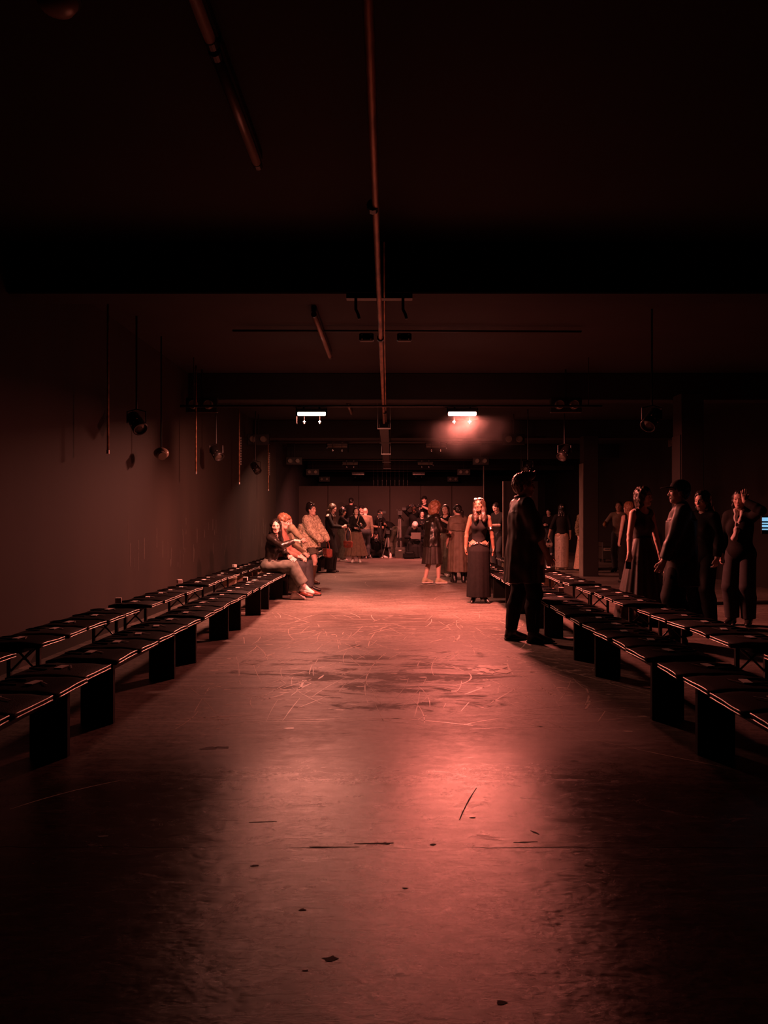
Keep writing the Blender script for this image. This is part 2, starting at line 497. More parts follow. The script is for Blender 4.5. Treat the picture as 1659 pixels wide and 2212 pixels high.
def skin_mesh(name, prims, h):
    solid = [p for p in prims if p[4] == 0]
    lo = np.min([p[0] for p in solid], 0) - 3 * h - 0.012
    hi = np.max([p[1] for p in solid], 0) + 3 * h + 0.012
    n = np.ceil((hi - lo) / h).astype(int) + 1
    ax = [(lo[i] + h * np.arange(n[i])).astype(F32) for i in range(3)]
    F = np.full(n, 9.0, F32)
    for b0, b1, f, k, op in prims:
        if op >= 2:
            s = (slice(None),) * 3
        else:
            pad = k + 2 * h
            i0 = np.maximum(np.floor((b0 - pad - lo) / h).astype(int), 0)
            i1 = np.minimum(np.ceil((b1 + pad - lo) / h).astype(int) + 1, n)
            if (i1 <= i0).any():
                continue
            s = tuple(slice(a, b) for a, b in zip(i0, i1))
        x, y, z = ax[0][s[0]][:, None, None], ax[1][s[1]][None, :, None], ax[2][s[2]][None, None, :]
        d = f(x, y, z).astype(F32)
        g = F[s]
        if op == 0:
            if k > 0:
                t = np.clip(0.5 + 0.5 * (g - d) / k, 0, 1)
                F[s] = g * (1 - t) + d * t - k * t * (1 - t)
            else:
                F[s] = np.minimum(g, d)
        elif op == 1:
            d = -d
            if k > 0:
                t = np.clip(0.5 - 0.5 * (g - d) / k, 0, 1)
                F[s] = g * (1 - t) + d * t + k * t * (1 - t)
            else:
                F[s] = np.maximum(g, d)
        elif op == 2:
            F[s] = np.maximum(g, d)
        else:
            near = np.abs(g) < 0.12
            F[s] = np.where(near, g + d, g)
    S = F < 0
    cnt = np.zeros(n - 1, np.int8)
    for a in (0, 1):
        for b in (0, 1):
            for c in (0, 1):
                cnt += S[a:n[0] - 1 + a, b:n[1] - 1 + b, c:n[2] - 1 + c]
    act = (cnt > 0) & (cnt < 8)
    I, J, K = np.nonzero(act)
    idx = np.full(n - 1, -1, np.int32)
    idx[act] = np.arange(len(I), dtype=np.int32)
    pos = np.zeros((len(I), 3), F32)
    num = np.zeros(len(I), F32)
    cor = [(a, b, c) for a in (0, 1) for b in (0, 1) for c in (0, 1)]
    val = {q: F[I + q[0], J + q[1], K + q[2]] for q in cor}
    for q in cor:
        for axis in range(3):
            if q[axis] == 0:
                r = list(q)
                r[axis] = 1
                f0, f1 = val[q], val[tuple(r)]
                m = (f0 < 0) != (f1 < 0)
                t = np.where(m, f0 / np.where(m, f0 - f1, 1), 0)
                for c in range(3):
                    pos[:, c] += np.where(m, q[c] + (t if c == axis else 0), 0)
                num += m
    pos = pos / num[:, None] + np.stack([I, J, K], 1)
    vs = lo + pos * h
    quads = []
    for axis in range(3):
        b, c = (axis + 1) % 3, (axis + 2) % 3
        s0, s1 = [slice(None)] * 3, [slice(None)] * 3
        s0[axis], s1[axis] = slice(0, -1), slice(1, None)
        A0, A1 = S[tuple(s0)], S[tuple(s1)]
        e = np.stack(np.nonzero(A0 != A1), 1)
        if not len(e):
            continue
        ok = (e[:, b] > 0) & (e[:, c] > 0) & (e[:, b] < n[b] - 1) & (e[:, c] < n[c] - 1)
        e = e[ok]
        ins = A0[tuple(e.T)]
        def at(db, dc):
            w = e.copy()
            w[:, b] += db
            w[:, c] += dc
            return idx[tuple(w.T)]
        q = np.stack([at(-1, -1), at(0, -1), at(0, 0), at(-1, 0)], 1)
        q[~ins] = q[~ins][:, ::-1]
        quads.append(q)
    q = np.concatenate(quads)
    me = D.meshes.new(name)
    me.vertices.add(len(vs))
    me.vertices.foreach_set('co', vs.astype(F32).ravel())
    me.loops.add(q.size)
    me.loops.foreach_set('vertex_index', q.ravel().astype(np.int32))
    me.polygons.add(len(q))
    me.polygons.foreach_set('loop_start', np.arange(0, q.size, 4, dtype=np.int32))
    me.polygons.foreach_set('loop_total', np.full(len(q), 4, np.int32))
    me.update(calc_edges=True)
    me.shade_smooth()
    return me

# ------------------------------------------------------------------ people
def rot(axis, deg):
    return np.array(Matrix.Rotation(math.radians(deg), 3, axis))

class Fig:
    """joints of one person, facing +y, feet at z = 0, drawn 1.72 m tall"""
    def __init__(s, fem=False, pel=(0, 0, 0.93), lean=0, side=0, tw=0, head=(0, 0, 0), wr=None, wl=None, er=(0.7, -0.8, -0.2), el=(-0.7, -0.8, -0.2),
                 ar=(0.10, 0.0, 0.085), al=(-0.10, 0.0, 0.085), kr=(0.12, 1, 0), kl=(-0.12, 1, 0), tr=None, tl=None, hr='relax', hl='relax',
                 hdr=None, hdl=None, pnr=None, pnl=None, waist=1.0):
        s.fem, s.waist = fem, waist
        P = s.P = V3(*pel)
        s.M = rot('Y', side) @ rot('X', -lean)
        s.C = s.M @ rot('Z', tw)
        sw = 0.148 if fem else 0.172
        s.N = P + s.M @ V3(0, -0.01, 0.515)
        top = P + s.M @ V3(0, -0.005, 0.462)
        s.S = {1: top + s.C @ V3(sw, 0, 0), -1: top + s.C @ V3(-sw, 0, 0)}
        s.H = rot('Z', head[0]) @ rot('X', -head[1]) @ rot('Y', head[2])
        s.neck = s.N + (s.M @ V3(0, 0.012, 0.045)) * 1.0
        s.hc = s.neck + s.H @ V3(0, 0.022, 0.118)
        s.hip = {1: P + s.M @ V3(0.088, 0, -0.02), -1: P + s.M @ V3(-0.088, 0, -0.02)}
        if lean > 25:
            s.hip = {1: P + V3(0.088, -0.02, -0.02), -1: P + V3(-0.088, -0.02, -0.02)}
        wr = s.S[1] + V3(0.075, 0.04, -0.50) if wr is None else V3(*wr)
        wl = s.S[-1] + V3(-0.075, 0.04, -0.50) if wl is None else V3(*wl)
        U, Lo = (0.272, 0.242) if fem else (0.288, 0.256)
        s.E, s.W = {}, {}
        s.E[1], s.W[1] = s.ik(s.S[1], wr, U, Lo, er)
        s.E[-1], s.W[-1] = s.ik(s.S[-1], wl, U, Lo, el)
        s.K, s.A = {}, {}
        s.K[1], s.A[1] = s.ik(s.hip[1], V3(*ar), 0.425, 0.415, kr)
        s.K[-1], s.A[-1] = s.ik(s.hip[-1], V3(*al), 0.425, 0.415, kl)
        s.T = {1: nrm(tr if tr is not None else (0.18, 1, 0)), -1: nrm(tl if tl is not None else (-0.18, 1, 0))}
        s.hp = {1: hr, -1: hl}
        s.hd = {1: hdr, -1: hdl}
        s.pn = {1: pnr, -1: pnl}
    @staticmethod
    def ik(a, t, l1, l2, pole):
        d = t - a
        L = np.linalg.norm(d)
        u = d / L
        if L > (l1 + l2) * 0.998:
            L = (l1 + l2) * 0.998
            t = a + u * L
        L = max(L, abs(l1 - l2) + 0.03)
        x = (l1 * l1 - l2 * l2 + L * L) / (2 * L)
        y = math.sqrt(max(l1 * l1 - x * x, 0))
        p = np.asarray(pole, float)
        p = nrm(p - u * (p @ u))
        return a + u * x + p * y, t
    def h(s, x, y, z):
        return s.hc + s.H @ V3(x, y, z)
    # --- pieces shared by bodies and clothes; o is how far they stand off the body
    def trunk(s, o=0.0, k=0.05):
        f, P, M, C = s.fem, s.P, s.M, s.C
        w = s.waist
        r = [ell(P + M @ V3(0, -0.008, -0.005), (0.158 + o, 0.112 + o, 0.118 + o), M, k),
             ell(P + M @ V3(0, -0.004, 0.155), ((0.112 if f else 0.132) * w + o, (0.085 if f else 0.098) * w + o, 0.15 + o), M, k),
             ell(P + M @ V3(0, -0.008, 0.325), ((0.130 if f else 0.150) + o, (0.098 if f else 0.110) + o, 0.175 + o), C, k),
             cap(s.S[1] * 0.82 + s.S[-1] * 0.18, s.S[-1] * 0.82 + s.S[1] * 0.18, 0.050 + o, None, k)]
        for sd in (1, -1):
            r.append(cap(s.N + M @ V3(0, 0, 0.0), s.S[sd] * 0.9 + s.N * 0.1, 0.040 + o * 0.7, 0.040 + o * 0.7, 0.035))
            if f:
                r.append(ell(P + M @ V3(0, 0, 0.30) + C @ V3(0.064 * sd, 0.058, 0), (0.054 + o, 0.052 + o, 0.058 + o), C, 0.05))
        return r
    def arm(s, sd, o0=0.0, o1=0.0, end=2.0, k=0.008, start=0.0, fl=False):
        """upper arm then forearm; end 1 stops at the elbow, 2 at the wrist"""
        S, E, W = s.S[sd], s.E[sd], s.W[sd]
        q = 0.9 if s.fem else 1.0
        r = []
        if end > start:
            t = min(end, 1.0)
            a = S + (E - S) * start
            r.append(cap(a, S + (E - S) * t, 0.050 * q + o0, (0.050 - 0.010 * t) * q + o0 + (o1 - o0) * t / 2, 0.03, 0, fl and end <= 1))
        if end > 1:
            t = end - 1
            m = E + (W - E) * min(t, 0.3)
            r.append(cap(E, m, 0.0385 * q + (o0 + o1) / 2, 0.040 * q + (o0 + o1) / 2, k))
            if t > 0.3:
                r.append(cap(m, E + (W - E) * t, 0.040 * q + (o0 + o1) / 2, (0.040 - 0.012 * t) * q + o1, k, 0, fl))
        return r
    def leg(s, sd, o0=0.0, o1=0.0, o2=0.0, end=2.0, k=0.03, fl=False):
        H, K, A = s.hip[sd], s.K[sd], s.A[sd]
        t = min(end, 1.0)
        r = [cap(H, H + (K - H) * t, 0.080 + o0, 0.080 + o0 + (0.053 - 0.080 + o1 - o0) * t, k, 0, fl and end <= 1)]
        if end > 1:
            t = end - 1
            m = K + (A - K) * 0.33
            calf = m - s.kdir(sd) * 0.018
            r.append(cap(K, calf, 0.050 + o1, 0.052 + o1 + (o2 - o1) * 0.33, 0.012))
            if t > 0.33:
                r.append(cap(calf, K + (A - K) * t, 0.052 + o1 + (o2 - o1) * 0.33, 0.036 + o2, 0.010, 0, fl))
        return r
    def kdir(s, sd):
        H, K, A = s.hip[sd], s.K[sd], s.A[sd]
        u = nrm(A - H)
        v = K - H - u * ((K - H) @ u)
        return nrm(v) if np.linalg.norm(v) > 1e-3 else V3(0, 1, 0)
    def hand(s, sd):
        W, E = s.W[sd], s.E[sd]
        d = nrm(W - E) if s.hd[sd] is None else nrm(s.hd[sd])
        n = V3(-sd, 0, 0) if s.pn[sd] is None else V3(*s.pn[sd])
        n = n - d * (n @ d)
        n = nrm(n) if np.linalg.norm(n) > 0.05 else nrm(np.cross(d, V3(0, 0, 1)))
        t = np.cross(d, n) * sd
        q = 0.92 if s.fem else 1.0
        r = [cap(W, W + d * 0.03, 0.027 * q, 0.026 * q, 0.015)]
        for o in (-0.024, -0.008, 0.008, 0.024):
            r.append(cap(W + d * 0.026 + t * o * 0.8 * q, W + d * 0.084 * q + t * o * q, 0.0145 * q, 0.0125 * q, 0.012))
        curl = dict(relax=(0.42, 0.48, 0.55, 0.62), point=(0.04, 1.1, 1.2, 1.2), grip=(0.85, 0.9, 0.95, 0.95), flat=(0.06, 0.05, 0.06, 0.10), soft=(0.25, 0.3, 0.38, 0.5))[s.hp[sd]]
        for o, L, c in zip((0.030, 0.0105, -0.0105, -0.029), (0.074, 0.082, 0.076, 0.060), curl):
            p = W + (d * 0.088 + t * o) * q
            ang = 0.0
            base = nrm(d + t * o * 3.5)
            ra = 0.0092
            for sg, tn in ((0.45, 60), (0.31, 78), (0.24, 52)):
                ang += math.radians(tn) * c
                e = p + (base * math.cos(ang) + n * math.sin(ang)) * L * sg * q
                r.append(cap(p, e, ra, ra - 0.0007, 0.004))
                p, ra = e, ra - 0.0007
        cl = 0.5 if s.hp[sd] in ('flat', 'soft', 'relax') else 0.9
        b0 = W + d * 0.026 + t * 0.024 * q
        b1 = b0 + nrm(d * 0.75 + t * (0.75 - 0.4 * cl) + n * 0.45 * cl) * 0.042 * q
        b2 = b1 + nrm(d * 0.9 + t * (0.35 - 0.4 * cl) + n * 0.7 * cl) * 0.034 * q
        r += [cap(b0, b1, 0.0125, 0.0108, 0.010), cap(b1, b2, 0.0105, 0.0090, 0.004)]
        s.palm = getattr(s, 'palm', {})
        s.palm[sd] = (W + d * 0.09 + n * 0.028, d, n, t)
        return r
    def headp(s):
        h, A = s.h, s.H
        q = 0.95 if s.fem else 1.0
        r = [ell(h(0, -0.012, 0.028), (0.074, 0.094, 0.088), A, 0.03),
             ell(h(0, 0.022, -0.030), (0.060 * q, 0.066, 0.082), A, 0.04),
             ell(h(0, 0.058, -0.094), (0.026 * q, 0.024, 0.020), A, 0.03)]
        for sd in (1, -1):
            r.append(cap(h(0.052 * sd * q, -0.004, -0.058), h(0.018 * sd, 0.058, -0.098), 0.015, 0.014, 0.03))
            r.append(ell(h(0.041 * sd, 0.054, -0.022), (0.022, 0.020, 0.018), A, 0.02))
            r.append(cap(h(0.014 * sd, 0.084, 0.022), h(0.046 * sd, 0.066, 0.020), 0.0070, 0.0070, 0.018))
            r.append(ell(h(0.031 * sd, 0.095, 0.002), (0.016, 0.011, 0.0085), A, 0.014, 1))
        r += [cap(h(0, 0.084, 0.010), h(0, 0.102, -0.032), 0.0075, 0.0115, 0.012),
              ell(h(0.011, 0.093, -0.036), (0.009, 0.010, 0.007), A, 0.008), ell(h(-0.011, 0.093, -0.036), (0.009, 0.010, 0.007), A, 0.008),
              ell(h(0, 0.081, -0.066), (0.020, 0.012, 0.011), A, 0.012)]
        for sd in (1, -1):
            r.append(ell(h(0.075 * sd, -0.008, -0.012), (0.008, 0.018, 0.030), A @ rot('X', 10), 0.006))
        r.append(cap(s.neck - s.M @ V3(0, 0, 0.05), h(0, -0.020, -0.055), 0.054 * q * (0.9 if s.fem else 1), 0.050 * q * (0.92 if s.fem else 1), 0.035))
        return r
    def footp(s, sd, o=0.0):
        A, t = s.A[sd], s.T[sd]
        u = V3(0, 0, 1) - t * t[2]
        u = nrm(u)
        return [cap(A, A - t * 0.028 - u * 0.045, 0.034 + o, 0.030 + o, 0.02), cap(A, A + t * 0.11 - u * 0.052, 0.034 + o, 0.027 + o, 0.025),
                cap(A + t * 0.11 - u * 0.052, A + t * 0.165 - u * 0.060, 0.028 + o, 0.020 + o, 0.02)], u
    def body(s):
        r = s.trunk()
        for sd in (1, -1):
            r += s.arm(sd) + s.leg(sd) + s.footp(sd)[0]
            r.append(ell(s.P + s.M @ V3(0.07 * sd, -0.065, -0.035), (0.075, 0.065, 0.08), s.M, 0.05))
        r += s.headp()
        for sd in (1, -1):
            r += s.hand(sd)
        return r

# --- clothes, each a list of solids
def top_c(J, o=0.016, sl=2.0, hem=-0.06, so=0.014, cuff=0.012, neck=0.066, vneck=0.0, deep=0.0, extra=()):
    """upper garment; hem is measured from the pelvis along the spine, sl the sleeve's length (0 none, 1 elbow, 2 wrist)"""
    r = J.trunk(o)
    r.append(keep(J.P + J.M @ V3(0, 0, hem), J.M @ V3(0, 0, 1)))
    for sd in (1, -1):
        if sl > 0:
            r += J.arm(sd, so, cuff, sl, fl=True)
        else:
            r.append(cap(J.S[sd] + J.C @ V3(sd * 0.035, 0, 0.03), J.S[sd] + J.C @ V3(sd * 0.055, 0, -0.10), 0.058, 0.05, 0.01, 1))
    r += list(extra)
    r.append(cap(J.N + J.M @ V3(0, 0.012, -0.008 - deep * 0.4), J.hc, neck, neck, 0.01, 1))
    if deep:
        r.append(ell(J.N + J.M @ V3(0, 0.07, 0.0), (0.085, 0.10, deep), J.M, 0.015, 1))
    if vneck:
        r.append(cap(J.N + J.M @ V3(0, 0.085, 0.02), J.N + J.M @ V3(0, 0.125, -vneck), 0.050, 0.006, 0.01, 1))
    return r

def trousers_c(J, o0=0.016, o1=0.02, o2=0.03, end=1.97, rise=0.10):
    P, M = J.P, J.M
    r = [ell(P + M @ V3(0, -0.008, -0.005), (0.158 + o0, 0.112 + o0, 0.118 + o0), M, 0.05),
         ell(P + M @ V3(0, -0.004, 0.13), (0.122 * J.waist + o0, 0.092 * J.waist + o0, 0.12), M, 0.05),
         keep(P + M @ V3(0, 0, rise), M @ V3(0, 0, -1))]
    for sd in (1, -1):
        r += J.leg(sd, o0, o1, o2, end, fl=True)
        r.append(ell(P + M @ V3(0.07 * sd, -0.065, -0.035), (0.075 + o0, 0.065 + o0, 0.08 + o0), M, 0.05))
    return r

def skirt_c(J, z0, z1, w1=(0.135, 0.105), whip=(0.185, 0.15), w0=(0.22, 0.2), n=9, amp=0.05, hipz=0.90, open_=0.25, off=(0, 0), ph=0.3):
    rg = [(z1, J.P[0], J.P[1], *w1), (hipz, J.P[0], J.P[1], *whip), (z0, J.P[0] + off[0], J.P[1] + off[1], *w0)]
    r = [loft(rg, 0.0, 0, n, amp, ph)]
    if open_:
        zz = z0 + open_
        t = (zz - z0) / (hipz - z0)
        mid = [(w0[i] * (1 - t) + whip[i] * t) for i in (0, 1)]
        r.append(loft([(z0 - 0.03, J.P[0] + off[0], J.P[1] + off[1], w0[0] - 0.03, w0[1] - 0.03), (zz, J.P[0], J.P[1], mid[0] - 0.04, mid[1] - 0.04)], 0.01, 1, n, amp, ph))
    return r

def shoe_c(J, sd, o=0.010, shaft=0.0, point=0.0, so=0.012, low=0.0):
    p, u = J.footp(sd, o)
    A, t = J.A[sd], J.T[sd]
    if point:
        p.append(cap(A + t * 0.15 - u * 0.062, A + t * (0.165 + point) - u * 0.070, 0.022, 0.010, 0.015))
    if shaft:
        K = J.K[sd]
        e = A + (K - A) * shaft
        p.append(cap(A, A + (K - A) * min(shaft, 0.3), 0.038 + so, 0.045 + so, 0.02, 0, shaft <= 0.3))
        if shaft > 0.3:
            p.append(cap(A + (K - A) * 0.3, e, 0.045 + so, 0.056 + so, 0.02, 0, True))
    if low:
        p.append(ell(A + u * 0.02 + t * 0.02, (0.05, 0.062, low), np.stack([np.cross(t, u), t, u], 1), 0.01, 1))
    p.append(keep(A - u * 0.084, u))
    return p

def sole_c(J, sd, th=0.026, o=0.016, ext=0.0):
    p, u = J.footp(sd, o)
    A, t = J.A[sd], J.T[sd]
    p.append(cap(A - t * 0.025 - u * 0.07, A + t * (0.15 + ext) - u * 0.07, 0.040, 0.036, 0.02))
    return p + [keep(A - u * 0.086, u), keep(A - u * (0.086 - th), -u)]

def laces_c(J, sd):
    A, t = J.A[sd], J.T[sd]
    u = nrm(V3(0, 0, 1) - t * t[2])
    s = np.cross(t, u)
    m = MB()
    for k in range(4):
        q = 0.045 + 0.02 * k
        z = 0.026 - 0.62 * (q - 0.045)
        m.path([A + t * q + s * 0.022 + u * (z - 0.008), A + t * (q + 0.004) + u * (z + 0.002), A + t * q - s * 0.022 + u * (z - 0.008)], 0.004, 5)
    return m

def hair_c(J, cut='short', length=0.3, vol=0.0, bangs=0.0, wave=0.006, side=0.0):
    h, A = J.h, J.H
    r = [ell(h(0, -0.020, 0.036), (0.084 + vol, 0.100 + vol, 0.092 + vol), A, 0.03),
         ell(h(0, -0.045, -0.020), (0.074 + vol, 0.066 + vol, 0.070), A, 0.03)]
    if cut in ('long', 'bob'):
        for sd in (1, -1):
            r.append(cap(h(0.066 * sd, -0.015, 0.03), h(0.072 * sd, -0.012, -0.10), 0.030 + vol * 0.6, 0.028 + vol * 0.6, 0.03))
        r.append(cap(h(0, -0.06, 0.0), h(0, -0.055, -0.11), 0.052 + vol, 0.05 + vol, 0.03))
    r.append(ell(h(side * 0.012, 0.096, -0.022 - bangs * 0.7), (0.058, 0.064, 0.114 - bangs * 0.4), A, 0.012, 1))
    if cut == 'short':
        r.append(ell(h(0, 0.02, -0.115), (0.12, 0.10, 0.075), A, 0.01, 1))
        for sd in (1, -1):
            r.append(ell(h(0.085 * sd, 0.0, -0.03), (0.02, 0.028, 0.04), A, 0.008, 1))
    if cut == 'long':
        dn = V3(0, 0, -1)
        bk = J.M @ V3(0, -1, 0)
        b = h(0, -0.055, -0.10)
        for o in (-0.06, 0.0, 0.06):
            a = b + J.H @ V3(o, 0, 0)
            r.append(cap(a, a + dn * length * 0.55 + bk * 0.025, 0.042 + vol, 0.045 + vol, 0.03))
            r.append(cap(a + dn * length * 0.55 + bk * 0.025, a + dn * length + bk * 0.02, 0.045 + vol, 0.026, 0.03))
    r += [lumps(wave, 55 if wave < 0.01 else 34, 0.7), strands(0.0022, 130, 0.5)]
    return r

def front_locks(J, length, sides=(1, -1), rad=0.026):
    r = []
    for sd in sides:
        a = J.h(0.070 * sd, 0.0, -0.09)
        b = J.S[sd] * 0.45 + J.N * 0.55 + J.C @ V3(0.0, 0.105, -0.03)
        c = b + J.C @ V3(0.005 * sd, 0.035, 0) + V3(0, 0, -length)
        r += [cap(J.h(0.066 * sd, -0.01, 0.02), a, rad + 0.002, rad + 0.003, 0.03), cap(a, b, rad + 0.004, rad + 0.004, 0.03), cap(b, c, rad + 0.004, rad * 0.72, 0.03)]
    return r

def face_parts(J, root, brow='brow', lipm='lips', beard=False):
    for sd in (1, -1):
        MB().ell(J.h(0.031 * sd, 0.0815, 0.002), (0.0112, 0.008, 0.0050), Matrix(J.H.tolist()), 10, 6).build('eye', M['eye'], root, True)
        MB().path([J.h(0.014 * sd, 0.0925, 0.021), J.h(0.032 * sd, 0.089, 0.027), J.h(0.050 * sd, 0.071, 0.021)], [0.0025, 0.003, 0.0015], 6).build('eyebrow', M[brow], root, True)
    b = MB()
    b.ell(J.h(0, 0.0905, -0.0620), (0.021, 0.0055, 0.0045), Matrix(J.H.tolist()), 10, 6)
    b.ell(J.h(0, 0.0900, -0.0700), (0.018, 0.0060, 0.0050), Matrix(J.H.tolist()), 10, 6)
    b.build('lips', M[lipm], root, True)

def person(x, y, face, tall, label, pose, skin, wear, fem=False, z=0.0, brow='brow', lipm='lips', faced=True):
    """wear(J) gives (part name, material, solids) or (part name, material, solids, sub-parts of the same form)"""
    J = Fig(**{**pose, 'fem': fem or pose.get('fem', False)})
    sc = tall / 1.72
    root = empty('person', (x, y, z), math.atan2(-face[0], face[1]), label, 'person', scale=sc)
    h = min(max(y * 0.00070, 0.0060), 0.0105)
    link_mesh('body', skin_mesh('body', J.body(), h), M[skin], root)
    if faced:
        face_parts(J, root, brow, lipm)
    for item in wear(J):
        nm, m, pr = item[:3]
        o = pr.build(nm, M[m], root, True) if isinstance(pr, MB) else link_mesh(nm, skin_mesh(nm, pr, h), M[m], root)
        for sub in item[3:]:
            so = sub[2].build(sub[0], M[sub[1]], o, True) if isinstance(sub[2], MB) else link_mesh(sub[0], skin_mesh(sub[0], sub[2], h), M[sub[1]], o)
    J.root, J.sc = root, sc
    return J

def to_world(J, p):
    """a point of the figure in the room"""
    m = Matrix.Translation(J.root.location) @ Matrix.Rotation(J.root.rotation_euler.z, 4, 'Z') @ Matrix.Scale(J.sc, 4)
    return m @ Vector(p)
def dir_world(J, d):
    return Matrix.Rotation(J.root.rotation_euler.z, 3, 'Z') @ Vector(d)

# ------------------------------------------------------------------ the room
def struct(o):
    o['kind'] = 'structure'
    return o

X0, X1, Y0, Y1, ZC, ZB = -3.3, 7.2, -2.0, 36.0, 3.70, 3.26
floor = struct(box_obj('floor', (X0 - 0.3, Y0, -0.2), (X1 + 0.3, Y1, 0.0), M['floor']))
struct(box_obj('wall_left', (X0 - 0.2, Y0, 0), (X0, 22.0, ZC), M['wall']))
struct(box_obj('wall_left_far', (X0 - 0.3, 22.0, 0), (X0 - 0.12, Y1, ZC), M['drape']))
struct(box_obj('wall_right', (X1, Y0, 0), (X1 + 0.2, Y1, ZC), M['wallblack']))
struct(box_obj('wall_front', (X0 - 0.2, Y0 - 0.2, 0), (X1 + 0.2, Y0, ZC), M['wallblack']))
struct(box_obj('wall_rear', (X0 - 0.3, Y1, 0), (X1 + 0.2, Y1 + 0.2, ZC), M['wallblack']))
struct(box_obj('ceiling', (X0 - 0.3, Y0, ZC), (X1 + 0.3, Y1, ZC + 0.2), M['slab']))
for y in (0.7, 6.6, 12.5, 18.4, 24.3, 30.2):
    struct(box_obj('ceiling_beam', (X0, y, ZB), (X1, y + 0.34, ZC), M['beam'], c=0.012))
for y in (5.8, 11.8, 17.8):
    c = struct(box_obj('column', (4.45, y, 0), (4.80, y + 0.35, ZB), M['wallblack'], c=0.01))
    if y > 6:
        box_obj('lit_side', (4.435, y + 0.005, 0.0), (4.45, y + 0.345, 2.62), M['strip' if y > 15 else 'wallblack'], c)  # paler sheet on the far column puts its lit runway side into the colour

